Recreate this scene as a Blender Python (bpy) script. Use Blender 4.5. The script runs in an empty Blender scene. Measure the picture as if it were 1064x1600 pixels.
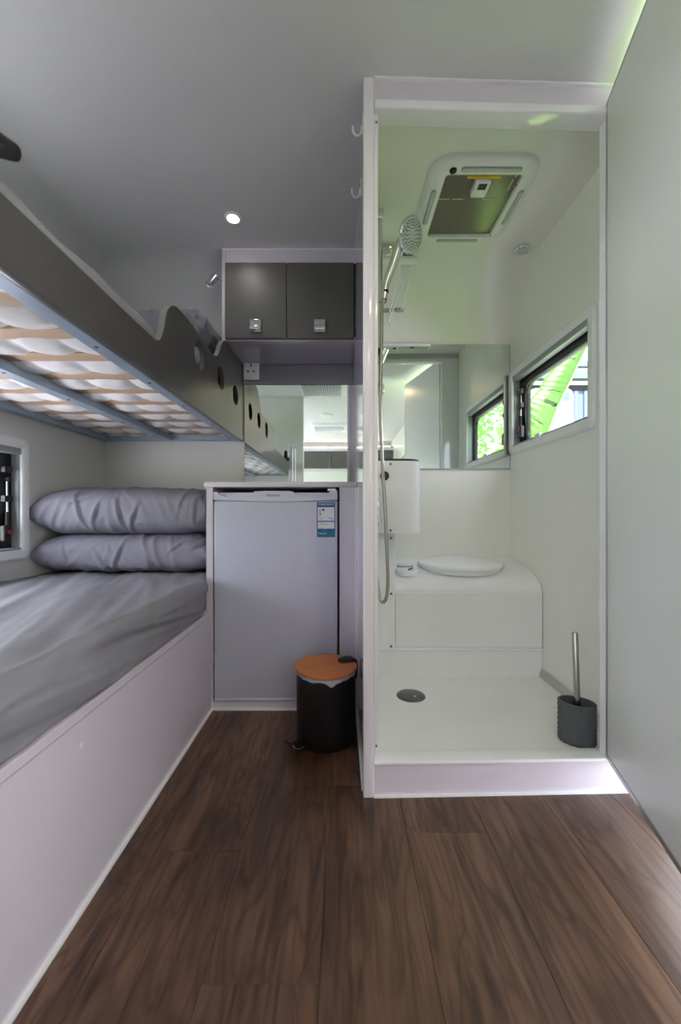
import bpy, bmesh, math, random
from mathutils import Vector, Matrix, noise

random.seed(7)
C = bpy.context.scene.collection
PI = math.pi
R = math.radians
F = 622.0                      # focal length in pixels of the 1064 x 1600 frame
CAMZ = 0.785

# ---------------------------------------------------------------- camera
cam_d = bpy.data.cameras.new('camera')
cam = bpy.data.objects.new('camera', cam_d); C.objects.link(cam)
cam_d.sensor_fit = 'VERTICAL'; cam_d.sensor_height = 36.0; cam_d.lens = 36.0 * F / 1600.0
cam_d.clip_start = 0.02
cam_d.dof.use_dof = True; cam_d.dof.focus_distance = 1.7; cam_d.dof.aperture_fstop = 3.5
cam.location = (0, 0, CAMZ); cam.rotation_euler = (R(90), 0, 0)
sc = bpy.context.scene
sc.camera = cam
# ---------------------------------------------------------------- world, sun, exposure
w = bpy.data.worlds.new('sky'); sc.world = w; w.use_nodes = True
bg = w.node_tree.nodes['Background']
bg.inputs[0].default_value = (0.86, 0.90, 1.0, 1); bg.inputs[1].default_value = 5.0
sun_d = bpy.data.lights.new('sun', 'SUN'); sun_d.energy = 26.0; sun_d.angle = R(2); sun_d.color = (1, .96, .9)
sun = bpy.data.objects.new('sun', sun_d); C.objects.link(sun)
sun.rotation_euler = (R(38), 0, R(-6))
vs = sc.view_settings
vs.view_transform = 'Standard'; vs.look = 'None'; vs.gamma = 1.0; vs.use_curve_mapping = False
vs.exposure = 0.78
sc.cycles.use_denoising = True
sc.cycles.max_bounces = 14; sc.cycles.diffuse_bounces = 7; sc.cycles.glossy_bounces = 6
sc.cycles.transparent_max_bounces = 12; sc.cycles.sample_clamp_indirect = 8.0
sc.cycles.blur_glossy = 0.5; sc.cycles.caustics_reflective = False; sc.cycles.caustics_refractive = False

def portal(name, loc, rot, sx, sy):
    d = bpy.data.lights.new(name, 'AREA'); d.shape = 'RECTANGLE'; d.size = sx; d.size_y = sy
    d.cycles.is_portal = True
    o = bpy.data.objects.new(name, d); C.objects.link(o); o.location = loc; o.rotation_euler = rot
# room constants
XL, XR = -1.24, 0.87           # side walls (inner faces)
YB, YF = 2.105, -2.8           # back wall / far living end behind the camera
ZC = 1.98                      # ceiling
ENT = (0.30, 1.06, 0.0, 1.86)  # entrance doorway in the right wall (y0, y1, z0, z1)
WSH = (1.375, 1.995, 1.105, 1.465)   # shower window opening
WBED = (0.60, 1.54, 0.635, 1.035)    # lower bunk window opening
WLIVR = (-2.2, -1.0, 0.95, 1.55)  # living area opening behind the camera, put in for daylight
WLIVL = (-2.3, -.35, 0.8, 1.6)  # added opening behind the camera, widened to send light onto the ceiling
WUP = (.42, 1.12, 1.42, 1.74)           # upper bunk window
for nm, wn, x, s in (('portal_entrance', ENT, XR + .06, 1), ('portal_shower', WSH, XR + .06, 1), ('portal_living_right', WLIVR, XR + .06, 1),
                     ('portal_bunk', WBED, XL - .06, -1), ('portal_upper_bunk', WUP, XL - .06, -1), ('portal_living_left', WLIVL, XL - .06, -1)):
    portal(nm, (x, (wn[0] + wn[1]) / 2, (wn[2] + wn[3]) / 2), (0, R(90) * s, 0), wn[3] - wn[2], wn[1] - wn[0])

# ---------------------------------------------------------------- materials
def lin(c):
    return tuple(((v / 255) / 12.92 if v / 255 <= .04045 else ((v / 255 + .055) / 1.055) ** 2.4) for v in c)
MATS = {}
def mat(name, rgb, rough=.5, metal=0., var=.03, scale=8., bump=0., bscale=200., spec=.5, coat=0., trans=0., stretch=None):
    """procedural principled material: slow colour variation plus optional fine relief"""
    m = bpy.data.materials.new(name); m.use_nodes = True
    nt = m.node_tree; b = nt.nodes['Principled BSDF']; L = nt.links.new
    c = lin(rgb)
    tc = nt.nodes.new('ShaderNodeTexCoord'); src = tc.outputs['Object']
    if stretch:
        mp = nt.nodes.new('ShaderNodeMapping'); mp.inputs['Scale'].default_value = stretch; L(src, mp.inputs[0]); src = mp.outputs[0]
    n = nt.nodes.new('ShaderNodeTexNoise'); n.inputs['Scale'].default_value = scale; n.inputs['Detail'].default_value = 4
    L(src, n.inputs['Vector'])
    r = nt.nodes.new('ShaderNodeValToRGB')
    r.color_ramp.elements[0].color = tuple(max(0, v * (1 - var)) for v in c) + (1,)
    r.color_ramp.elements[1].color = tuple(min(1, v * (1 + var)) for v in c) + (1,)
    r.color_ramp.elements[0].position = .3; r.color_ramp.elements[1].position = .7
    L(n.outputs['Fac'], r.inputs[0]); L(r.outputs[0], b.inputs['Base Color'])
    b.inputs['Roughness'].default_value = rough; b.inputs['Metallic'].default_value = metal
    b.inputs['Specular IOR Level'].default_value = spec; b.inputs['Coat Weight'].default_value = coat
    b.inputs['Coat Roughness'].default_value = .08; b.inputs['Transmission Weight'].default_value = trans
    if bump:
        n2 = nt.nodes.new('ShaderNodeTexNoise'); n2.inputs['Scale'].default_value = bscale; n2.inputs['Detail'].default_value = 3
        L(src, n2.inputs['Vector'])
        bp = nt.nodes.new('ShaderNodeBump'); bp.inputs['Strength'].default_value = bump; bp.inputs['Distance'].default_value = .002
        L(n2.outputs['Fac'], bp.inputs['Height']); L(bp.outputs[0], b.inputs['Normal'])
    MATS[name] = m
    return m
def emit(name, rgb, s):
    m = bpy.data.materials.new(name); m.use_nodes = True; nt = m.node_tree
    nt.nodes.remove(nt.nodes['Principled BSDF'])
    e = nt.nodes.new('ShaderNodeEmission'); e.inputs[0].default_value = lin(rgb) + (1,); e.inputs[1].default_value = s
    nt.links.new(e.outputs[0], nt.nodes['Material Output'].inputs[0]); MATS[name] = m; return m
def glass(name, tint=(1, 1, 1), refl=.06):
    m = bpy.data.materials.new(name); m.use_nodes = True; nt = m.node_tree; L = nt.links.new
    nt.nodes.remove(nt.nodes['Principled BSDF'])
    t = nt.nodes.new('ShaderNodeBsdfTransparent'); t.inputs[0].default_value = tint + (1,)
    g = nt.nodes.new('ShaderNodeBsdfGlossy'); g.inputs['Roughness'].default_value = .02
    mx = nt.nodes.new('ShaderNodeMixShader'); mx.inputs[0].default_value = refl
    L(t.outputs[0], mx.inputs[1]); L(g.outputs[0], mx.inputs[2]); L(mx.outputs[0], nt.nodes['Material Output'].inputs[0])
    MATS[name] = m; return m

mat('ceiling', (218, 219, 219), .38, var=.012, scale=3, bump=.03, bscale=300)
mat('wall', (222, 222, 218), .42, var=.012, scale=3, bump=.03, bscale=300)
mat('laminate', (216, 208, 220), .28, var=.012, scale=5)
mat('splash', (150, 149, 157), .2, .3)
mat('gloss_laminate', (204, 200, 213), .09, var=.012, scale=5, coat=.5)
mat('shower_wall', (238, 238, 232), .35, var=.012, scale=4, bump=.03, bscale=250)
mat('shower_white', (243, 246, 250), .22, var=.012, scale=6)
mat('tray', (238, 241, 243), .4, var=.025, scale=5, bump=.05, bscale=500)
mat('tray_edge', (188, 190, 188), .5, var=.05)
mat('post', (238, 236, 243), .1, var=.01, coat=.4)
mat('door_white', (216, 218, 217), .3, var=.012, scale=3)
mat('alu', (175, 178, 182), .35, .9, var=.05)
mat('dark_laminate', (82, 80, 78), .28, var=.03, scale=6)
mat('door_grey', (98, 96, 94), .42, var=.02, scale=6)
mat('board_edge', (134, 134, 134), .32, var=.02)
mat('steel_blue', (158, 174, 192), .4, .35, var=.06, scale=5)
mat('black_plastic', (18, 18, 19), .4, var=.1)
mat('black_paint', (6, 6, 6), .5, var=.1)
mat('black_rubber', (12, 12, 13), .7, var=.1)
mat('chrome', (225, 228, 230), .08, 1., var=.02)
mat('steel', (175, 172, 165), .25, 1., var=.06, scale=12)
mat('dark_steel', (110, 110, 110), .3, .9, var=.06)
mat('plastic', (238, 240, 241), .3, var=.012)
mat('plastic_grey', (150, 155, 160), .4, var=.03)
mat('fridge', (192, 194, 212), .3, var=.012, scale=4)
mat('fridge_trim', (205, 206, 224), .3, var=.012)
mat('sheet', (142, 141, 150), .62, var=.05, scale=14, bump=.25, bscale=900)
mat('pillow', (134, 131, 145), .8, var=.05, scale=12, bump=.25, bscale=900)
mat('mattress_white', (226, 226, 226), .9, var=.04, scale=30, bump=.4, bscale=500)
mat('mirror', (232, 240, 236), .01, 1., var=.004)
mat('slat', (186, 158, 130), .6, var=.14, scale=9, stretch=(.25, 3, 3))
mat('bamboo', (196, 122, 62), .5, var=.16, scale=10, stretch=(1.2, 14, 1), bump=.1, bscale=30)
mat('bag', (170, 173, 182), .3, var=.1, scale=30)
mat('stone_grey', (86, 93, 97), .75, var=.1, scale=60, bump=.5, bscale=700)
mat('red', (190, 20, 40), .4)
mat('blue_ink', (20, 78, 150), .4); mat('teal_ink', (15, 112, 140), .4)
mat('white_ink', (226, 228, 232), .45); mat('grey_ink', (120, 124, 136), .4); mat('dark_ink', (40, 42, 48), .5)
mat('orange_ink', (226, 130, 40), .5); mat('green_ink', (90, 140, 40), .5); mat('yellow', (214, 180, 40), .5)
mat('blind', (118, 110, 96), .18, var=.06, scale=7)
mat('reflection_bar', (226, 196, 186), .4)  # pink of the lines reflected in the hatch blind, held as colour
mat('lens', (196, 202, 204), .2, var=.12, scale=60)
mat('leaf_stalk', (120, 165, 60), .5, var=.1)
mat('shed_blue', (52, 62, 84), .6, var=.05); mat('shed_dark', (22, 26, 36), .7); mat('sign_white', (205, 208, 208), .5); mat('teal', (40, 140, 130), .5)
mat('grass', (104, 132, 58), .9, var=.25, scale=3, bump=.8, bscale=60)
mat('paving', (204, 200, 208), .8, var=.08, scale=1.5, bump=.4, bscale=80)
mat('foliage', (96, 150, 60), .7, var=.3, scale=5)
emit('led', (255, 250, 240), 14.0); emit('led_warm', (255, 214, 160), 140.0); emit('led_strip', (255, 244, 230), 8.0)
glass('pane', (.97, .99, .98), .05)

def wood_floor():
    m = bpy.data.materials.new('vinyl_oak'); m.use_nodes = True; nt = m.node_tree; L = nt.links.new
    b = nt.nodes['Principled BSDF']
    tc = nt.nodes.new('ShaderNodeTexCoord'); oi = nt.nodes.new('ShaderNodeObjectInfo')
    ml = nt.nodes.new('ShaderNodeMath'); ml.operation = 'MULTIPLY'; ml.inputs[1].default_value = 37.
    L(oi.outputs['Random'], ml.inputs[0])
    cb = nt.nodes.new('ShaderNodeCombineXYZ'); L(ml.outputs[0], cb.inputs[0]); L(ml.outputs[0], cb.inputs[1]); L(ml.outputs[0], cb.inputs[2])
    ad = nt.nodes.new('ShaderNodeVectorMath'); ad.operation = 'ADD'; L(tc.outputs['Object'], ad.inputs[0]); L(cb.outputs[0], ad.inputs[1])
    def mp(s):
        q = nt.nodes.new('ShaderNodeMapping'); q.inputs['Scale'].default_value = s; L(ad.outputs[0], q.inputs[0]); return q.outputs[0]
    def nz(v, s, d, dist=0):
        q = nt.nodes.new('ShaderNodeTexNoise'); q.inputs['Scale'].default_value = s; q.inputs['Detail'].default_value = d
        q.inputs['Distortion'].default_value = dist; L(v, q.inputs['Vector']); return q.outputs['Fac']
    fine = nz(mp((90, 3.2, 1)), 1.0, 5, .4)             # pores along the plank
    big = nz(mp((6, 1.1, 1)), 1.0, 2, 1.0)                # cathedral field
    mult = nt.nodes.new('ShaderNodeMath'); mult.operation = 'MULTIPLY'; mult.inputs[1].default_value = 26.; L(big, mult.inputs[0])
    fr = nt.nodes.new('ShaderNodeMath'); fr.operation = 'PINGPONG'; fr.inputs[1].default_value = 1.; L(mult.outputs[0], fr.inputs[0])
    blot = nz(mp((4, 1.6, 1)), 1.3, 3)
    def ramp(f, stops):
        r = nt.nodes.new('ShaderNodeValToRGB'); e = r.color_ramp.elements
        e[0].position, e[0].color = stops[0][0], lin(stops[0][1]) + (1,); e[1].position, e[1].color = stops[-1][0], lin(stops[-1][1]) + (1,)
        for p, c in stops[1:-1]:
            q = e.new(p); q.color = lin(c) + (1,)
        L(f, r.inputs[0]); return r.outputs[0]
    def mix(t, a, bb, f):
        q = nt.nodes.new('ShaderNodeMix'); q.data_type = 'RGBA'; q.blend_type = t; L(a, q.inputs[6]); L(bb, q.inputs[7])
        if isinstance(f, float): q.inputs[0].default_value = f
        else: L(f, q.inputs[0])
        return q.outputs[2]
    base = ramp(blot, [(.3, (86, 64, 50)), (.5, (107, 81, 65)), (.72, (130, 102, 82))])
    rings = ramp(fr.outputs[0], [(0, (176, 156, 142)), (.35, (240, 235, 230)), (1, (255, 250, 245))])
    pores = ramp(fine, [(.32, (165, 148, 138)), (.52, (236, 230, 224)), (.75, (255, 255, 255))])
    flk = ramp(nz(mp((34, 5, 1)), 1.0, 6, 1.2), [(.36, (150, 136, 126)), (.5, (236, 230, 226)), (.66, (255, 255, 255))])
    c = mix('MULTIPLY', base, rings, .75); c = mix('MULTIPLY', c, pores, .7); c = mix('MULTIPLY', c, flk, .7)
    hv = nt.nodes.new('ShaderNodeHueSaturation'); L(c, hv.inputs['Color'])
    mr = nt.nodes.new('ShaderNodeMapRange'); mr.inputs[3].default_value = .86; mr.inputs[4].default_value = 1.14
    L(oi.outputs['Random'], mr.inputs[0]); L(mr.outputs[0], hv.inputs['Value'])
    L(hv.outputs[0], b.inputs['Base Color'])
    b.inputs['Roughness'].default_value = .4; b.inputs['Specular IOR Level'].default_value = .6
    bp = nt.nodes.new('ShaderNodeBump'); bp.inputs['Strength'].default_value = .15; bp.inputs['Distance'].default_value = .001
    L(fine, bp.inputs['Height']); L(bp.outputs[0], b.inputs['Normal'])
    MATS['floor'] = m
wood_floor()

def leaf_mat():
    m = bpy.data.materials.new('banana_leaf'); m.use_nodes = True; nt = m.node_tree; L = nt.links.new
    b = nt.nodes['Principled BSDF']; b.inputs['Roughness'].default_value = .45
    tc = nt.nodes.new('ShaderNodeTexCoord'); wv = nt.nodes.new('ShaderNodeTexNoise'); wv.inputs['Scale'].default_value = 9
    mp = nt.nodes.new('ShaderNodeMapping'); mp.inputs['Rotation'].default_value = (0, R(-25), 0); mp.inputs['Scale'].default_value = (.5, 1, 9); L(tc.outputs['Object'], mp.inputs[0])
    L(mp.outputs[0], wv.inputs['Vector'])
    r = nt.nodes.new('ShaderNodeValToRGB'); r.color_ramp.elements[0].color = lin((52, 92, 22)) + (1,); r.color_ramp.elements[1].color = lin((66, 106, 30)) + (1,)
    r.color_ramp.elements[0].position = .35; r.color_ramp.elements[1].position = .65
    L(wv.outputs['Fac'], r.inputs[0]); L(r.outputs[0], b.inputs['Base Color'])
    t = nt.nodes.new('ShaderNodeBsdfTranslucent'); L(r.outputs[0], t.inputs[0])
    mx = nt.nodes.new('ShaderNodeMixShader'); mx.inputs[0].default_value = .45
    L(b.outputs[0], mx.inputs[1]); L(t.outputs[0], mx.inputs[2]); L(mx.outputs[0], nt.nodes['Material Output'].inputs[0])
    MATS['leaf'] = m
leaf_mat()

# ---------------------------------------------------------------- mesh helpers
ORG = {}
def org(o): return ORG.get(o, Vector((0, 0, 0))) if o else Vector((0, 0, 0))
def tag(o, label=None, cat=None, group=None, kind=None):
    if label: o['label'] = label
    if cat: o['category'] = cat
    if group: o['group'] = group
    if kind: o['kind'] = kind
    return o
def thing(name, loc, label, cat, group=None, kind=None):
    o = bpy.data.objects.new(name, None); C.objects.link(o); o.location = loc; o.empty_display_size = .05
    ORG[o] = Vector(loc); return tag(o, label, cat, group, kind)
def obj(name, bm, m, parent=None, smooth=False, mats=None):
    """bm holds world coordinates; link as one mesh object (origin at its base, or at its thing's origin)"""
    if isinstance(bm, bmesh.types.BMesh):
        me = bpy.data.meshes.new(name); bmesh.ops.recalc_face_normals(bm, faces=bm.faces); bm.to_mesh(me); bm.free()
    else:
        me = bm; me.name = name
    o = bpy.data.objects.new(name, me); C.objects.link(o)
    if parent is None:
        xs = [v.co for v in me.vertices]
        c = Vector(((min(p.x for p in xs) + max(p.x for p in xs)) / 2, (min(p.y for p in xs) + max(p.y for p in xs)) / 2, min(p.z for p in xs)))
        me.transform(Matrix.Translation(-c)); o.location = c; ORG[o] = c
    else:
        me.transform(Matrix.Translation(-org(parent))); o.parent = parent; ORG[o] = org(parent)
    for mm in ([m] if not mats else mats):
        me.materials.append(MATS[mm])
    if smooth:
        for p in me.polygons: p.use_smooth = True
        if smooth != True:
            me.set_sharp_from_angle(angle=R(smooth))
    return o
def B(*boxes, bev=0., seg=2):
    bm = bmesh.new()
    for (x0, x1, y0, y1, z0, z1) in boxes:
        r = bmesh.ops.create_cube(bm, size=1)
        bmesh.ops.scale(bm, vec=(x1 - x0, y1 - y0, z1 - z0), verts=r['verts'])
        bmesh.ops.translate(bm, vec=((x0 + x1) / 2, (y0 + y1) / 2, (z0 + z1) / 2), verts=r['verts'])
    if bev: bmesh.ops.bevel(bm, geom=bm.edges[:], offset=bev, segments=seg, profile=.5, affect='EDGES', clamp_overlap=True)
    return bm
def faces_grid(bm, rows, close_u=False, close_v=False):
    """rows: list of lists of points -> quads"""
    V = [[bm.verts.new(p) for p in r] for r in rows]
    n, m = len(V), len(V[0])
    for i in range(n if close_u else n - 1):
        for j in range(m if close_v else m - 1):
            a, b, c, d = V[i][j], V[(i + 1) % n][j], V[(i + 1) % n][(j + 1) % m], V[i][(j + 1) % m]
            try: bm.faces.new((a, b, c, d))
            except ValueError: pass
    return V
def lathe(prof, c=(0, 0, 0), n=40, axis=None, sx=1., sy=1., bm=None):
    """prof: (r, z) list; axis: direction of z"""
    bm = bm or bmesh.new(); start = len(bm.verts)
    M = Matrix.Translation(c) @ (Vector((0, 0, 1)).rotation_difference(Vector(axis).normalized()).to_matrix().to_4x4() if axis else Matrix())
    rows = []
    for r, z in prof:
        rows.append([M @ Vector((r * sx * math.cos(2 * PI * k / n), r * sy * math.sin(2 * PI * k / n), z)) for k in range(n)])
    V = faces_grid(bm, rows, close_v=True)
    if prof[0][0] > 1e-5: bm.faces.new(V[0])
    if prof[-1][0] > 1e-5: bm.faces.new(V[-1])
    bmesh.ops.remove_doubles(bm, verts=bm.verts[start:] if start else bm.verts, dist=1e-6)
    return bm
def tube(pts, r, n=12, bm=None, caps=True):
    bm = bm or bmesh.new(); P = [Vector(p) for p in pts]; rows = []; up = None
    rr = r if isinstance(r, (list, tuple)) else [r] * len(P)
    for i, p in enumerate(P):
        t = (P[min(i + 1, len(P) - 1)] - P[max(i - 1, 0)]).normalized()
        if up is None: up = t.orthogonal().normalized()
        up = (up - t * up.dot(t)).normalized(); q = t.cross(up)
        rows.append([p + (up * math.cos(2 * PI * k / n) + q * math.sin(2 * PI * k / n)) * rr[i] for k in range(n)])
    V = faces_grid(bm, rows, close_v=True)
    if caps: bm.faces.new(V[0]); bm.faces.new(V[-1])
    return bm
def spline(pts, n=8):
    P = [Vector(p) for p in pts]; out = []
    for i in range(len(P) - 1):
        a, b, c, d = P[max(i - 1, 0)], P[i], P[i + 1], P[min(i + 2, len(P) - 1)]
        for k in range(n):
            t = k / n
            out.append(.5 * (2 * b + (c - a) * t + (2 * a - 5 * b + 4 * c - d) * t * t + (3 * b - a - 3 * c + d) * t ** 3))
    out.append(P[-1]); return out
def prism(poly, axis, a, b, bev=0., bm=None):
    """extrude a 2D polygon; axis 'x': poly in (y,z); 'y': (x,z); 'z': (x,y)"""
    bm = bm or bmesh.new()
    def p3(q, t):
        return {'x': (t, q[0], q[1]), 'y': (q[0], t, q[1]), 'z': (q[0], q[1], t)}[axis]
    v0 = [bm.verts.new(p3(q, a)) for q in poly]; v1 = [bm.verts.new(p3(q, b)) for q in poly]; n = len(poly)
    bm.faces.new(v0); bm.faces.new(v1[::-1])
    for i in range(n): bm.faces.new((v0[i], v0[(i + 1) % n], v1[(i + 1) % n], v1[i]))
    if bev:
        es = [e for e in bm.edges if abs(sum(e.verts[0].co - e.verts[1].co)) > 0 and all(len(f.verts) != 4 or True for f in e.link_faces) and any(len(f.verts) == n for f in e.link_faces)]
        bmesh.ops.bevel(bm, geom=es, offset=bev, segments=2, profile=.5, affect='EDGES', clamp_overlap=True)
    return bm
def rrect(u0, u1, v0, v1, r, n=6):
    out = []
    for cx, cy, a in ((u1 - r, v1 - r, 0), (u0 + r, v1 - r, 90), (u0 + r, v0 + r, 180), (u1 - r, v0 + r, 270)):
        for k in range(n + 1):
            t = R(a + 90 * k / n); out.append((cx + r * math.cos(t), cy + r * math.sin(t)))
    return out
def ring(loops, bm=None):
    """loops: list of equal-length 3D loops, closed round -> torus-like ring"""
    bm = bm or bmesh.new(); faces_grid(bm, loops, close_u=True, close_v=True); return bm
def curve_shape(outer, holes, thick, bev=.0):
    """filled 2D outline with holes as a mesh, in its own xy plane, thickness along z"""
    cu = bpy.data.curves.new('outline', 'CURVE'); cu.dimensions = '2D'; cu.fill_mode = 'BOTH'
    cu.extrude = thick / 2 - bev; cu.bevel_depth = bev; cu.bevel_resolution = 2; cu.offset = -bev
    for pl in [outer] + holes:
        s = cu.splines.new('POLY'); s.points.add(len(pl) - 1); s.use_cyclic_u = True
        for p, q in zip(s.points, pl): p.co = (q[0], q[1], 0, 1)
    o = bpy.data.objects.new('outline', cu); C.objects.link(o)
    dg = bpy.context.evaluated_depsgraph_get(); me = bpy.data.meshes.new_from_object(o.evaluated_get(dg))
    bpy.data.objects.remove(o); bpy.data.curves.remove(cu); me.materials.clear(); return me
def text_mesh(body, size, M, thick=.0006, align='CENTER'):
    cu = bpy.data.curves.new('lettering', 'FONT'); cu.body = body; cu.size = size; cu.extrude = thick; cu.align_x = align; cu.align_y = 'CENTER'
    o = bpy.data.objects.new('lettering', cu); C.objects.link(o)
    dg = bpy.context.evaluated_depsgraph_get(); me = bpy.data.meshes.new_from_object(o.evaluated_get(dg))
    bpy.data.objects.remove(o); bpy.data.curves.remove(cu); me.materials.clear(); me.transform(M); return me
def FACE(x, y, z):   # text/flat shapes facing the camera (-Y)
    return Matrix.Translation((x, y, z)) @ Matrix.Rotation(R(90), 4, 'X')
def copy_tree(o, parent=None, off=Vector((0, 0, 0))):
    c = o.copy(); C.objects.link(c); c.parent = parent
    if parent is None: c.location = o.location + off; ORG[c] = ORG[o] + off
    else: ORG[c] = ORG[parent]
    for ch in list(o.children): copy_tree(ch, c)
    return c
def px(x, y, d):
    """point at distance d (along the view axis) seen at pixel x, y"""
    return Vector(((x - 532) / F * d, d, CAMZ + (795 - y) / F * d))

# ================================================================ STRUCTURE
# floor with single vinyl planks
fl = obj('floor', B((XL - .06, XR + .06, YF - .06, YB + .06, -.06, -.003)), 'dark_laminate')
tag(fl, 'dark brown oak-look vinyl plank floor', 'floor', kind='structure')
seam0, pw = -0.035, .1965
joint = {0: 1.143, 1: .976, -1: .6625, -2: .921}
for k in range(-3, 5):
    x0 = seam0 + k * pw; x1 = min(x0 + pw, XR)
    j = joint.get(k, random.uniform(.2, 1.3))
    ys = [j + 1.22 * q for q in range(-5, 3)]
    ys = [YF] + [y for y in ys if YF + .05 < y < 1.62] + [1.66]
    for a, b in zip(ys, ys[1:]):
        o = obj('plank', B((x0 + .0003, x1 - .0003, a + .0003, b - .0003, -.003, 0), bev=.0005, seg=1), 'floor', fl)
# walls with openings
def wall_with_holes(x0, x1, y0, y1, z0, z1, holes):
    """wall along Y between x0 and x1; holes: (ya, yb, za, zb) sorted by ya"""
    bx = []; y = y0
    for (a, b, c, d) in sorted(holes):
        bx.append((x0, x1, y, a, z0, z1))
        if c > z0 + 1e-4: bx.append((x0, x1, a, b, z0, c))
        if d < z1 - 1e-4: bx.append((x0, x1, a, b, d, z1))
        y = b
    bx.append((x0, x1, y, y1, z0, z1)); return B(*bx)
bxs = [(YF, WLIVL[0], -.003, ZC), (WLIVL[0], WLIVL[1], -.003, WLIVL[2]), (WLIVL[0], WLIVL[1], WLIVL[3], ZC), (WLIVL[1], .42, -.003, ZC),
       (.42, .60, -.003, WUP[2]), (.60, 1.12, -.003, WBED[2]), (.60, 1.12, WBED[3], WUP[2]), (.42, 1.12, WUP[3], ZC),
       (1.12, WBED[1], -.003, WBED[2]), (1.12, WBED[1], WBED[3], ZC), (WBED[1], YB + .05, -.003, ZC)]
tag(obj('wall_left', B(*[(XL - .05, XL, a, b, c, d) for a, b, c, d in bxs]), 'wall'), 'off-white side wall beside the bunks', 'wall', kind='structure')
tag(obj('wall_right', wall_with_holes(XR, XR + .05, YF, YB + .05, -.003, ZC, [ENT, WSH, WLIVR]), 'shower_wall'), 'cream side wall of the shower with the window', 'wall', kind='structure')
tag(obj('wall_back', B((XL, .065, YB, YB + .05, -.003, ZC)), 'wall'), 'off-white end wall behind the pillows and fridge', 'wall', kind='structure')
tag(obj('wall_front', B((XL, XR, YF - .05, YF, -.003, ZC)), 'wall'), 'white wall at the far living end', 'wall', kind='structure')
tag(obj('wall_bunk_end', B((XL, -.385, .0, .075, 0, ZC)), 'wall'), 'white wall closing the near end of the bunks', 'wall', kind='structure')
tag(obj('ceiling', B((XL - .05, XR + .05, YF - .05, YB + .05, ZC, ZC + .05)), 'ceiling'), 'smooth pale grey ceiling', 'ceiling', kind='structure')
# concave coves (fillets) where the ceiling runs into the walls
def cove_y(x0, x1, yw, zc, r, n=14):
    poly = [(yw, zc), (yw - r, zc)] + [(yw - r + r * math.sin(t), zc - r + r * math.cos(t)) for t in [PI / 2 * k / n for k in range(1, n + 1)]]
    return prism(poly, 'x', x0, x1)
def cove_x(xw, y0, y1, zc, r, n=12):
    poly = [(xw, zc), (xw + r, zc)] + [(xw + r - r * math.sin(t), zc - r + r * math.cos(t)) for t in [PI / 2 * k / n for k in range(1, n + 1)]]
    return prism(poly, 'y', y0, y1)
CABX0 = -.5375
tag(obj('trim_1', cove_y(XL, CABX0, YB, ZC, .3), 'ceiling', smooth=40), 'curved cove joining ceiling and end wall above the upper bunk', 'cove', kind='structure')
tag(obj('trim_2', cove_x(XL, .075, YB, ZC, .16), 'ceiling', smooth=40), 'curved cove joining ceiling and side wall above the upper bunk', 'cove', kind='structure')
# partition and shower shell
PX0, PX1, PY0 = .065, .098, 1.09
YS, ZS = 2.045, 1.945                    # shower back wall, shower ceiling
part = obj('wall_partition', B((PX0, PX0 + .017, PY0 + .02, YB, 0, ZC)), 'gloss_laminate'); tag(part, 'glossy lavender partition between fridge corner and shower', 'wall', kind='structure')
tag(obj('wall_shower_left', B((PX0 + .017, PX1, PY0 + .02, YB, 0, ZC)), 'shower_wall'), 'cream inner side of the partition in the shower', 'wall', kind='structure')
tag(obj('wall_shower_back', B((PX1, XR, YS, YB + .05, 0, ZS)), 'shower_wall'), 'cream back wall of the shower', 'wall', kind='structure')
tag(obj('ceiling_shower', B((PX1, XR, PY0 + .07, YB, ZS, ZC)), 'shower_wall'), 'cream shower ceiling', 'ceiling', kind='structure')
tag(obj('trim_3', cove_y(PX1, XR, YS, ZS, .3), 'shower_wall', smooth=40), 'curved cove at the back of the shower ceiling', 'cove', kind='structure')
# shower door frame: post, header, jamb (the frame runs back slightly to the right)
def fy(x): return PY0 + (x - PX0) * .028
def skew(bm):
    for v in bm.verts: v.co.y += (v.co.x - PX0) * .028
    return bm
fr = thing('trim_4', (.1, PY0, 0), 'glossy white frame around the shower doorway', 'door frame', kind='structure')
obj('post', skew(B((PX0 - .003, PX1 - .006, PY0, PY0 + .028, 0, ZC - .001), bev=.004)), 'post', fr, smooth=50)
obj('rebate_strip', skew(B((PX1 - .006, PX1 + .006, PY0 + .008, PY0 + .03, .1, 1.885), bev=.002)), 'post', fr, smooth=50)
obj('header_panel', skew(B((PX1 - .006, XR - .002, PY0 + .006, PY0 + .036, 1.915, ZC - .001))), 'laminate', fr)
obj('header_rail', skew(B((PX1 - .006, XR - .002, PY0 - .006, PY0 + .05, 1.889, 1.915), bev=.006, seg=3)), 'post', fr, smooth=50)
obj('jamb', skew(B((.745, XR - .002, PY0 + .006, PY0 + .036, .1, 1.889))), 'post', fr)
for z in (1.86, .14):
    obj('screw', lathe([(.0001, -.0015), (.003, -.001), (.003, .002)], (PX1 + .001, fy(PX1) + .0075, z), 12, (0, -1, 0)), 'dark_steel', fr)
obj('header_ledge', skew(B((PX1 - .006, XR - .002, PY0 - .002, PY0 + .006, ZC - .007, ZC - .001))), 'post', fr)
st = thing('shower_step', (.48, PY0, 0), 'pale lavender step with white lip below the shower doorway', 'step')
obj('riser', skew(B((PX1 - .006, XR - .002, PY0 + .006, PY0 + .026, .005, .09))), 'laminate', st)
obj('lip', skew(B((PX1 - .006, XR - .002, PY0 - .002, PY0 + .05, .09, .1), bev=.003)), 'shower_white', st, smooth=50)
obj('floor_bead', skew(B((PX1 - .006, XR - .002, PY0 + .0, PY0 + .007, 0, .006))), 'shower_white', st)
tag(obj('trim_5', B((PX0 - .006, PX0, PY0 + .03, 1.575, 0, .006)), 'shower_white'), 'thin white bead along the foot of the partition', 'bead', kind='structure')
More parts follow.
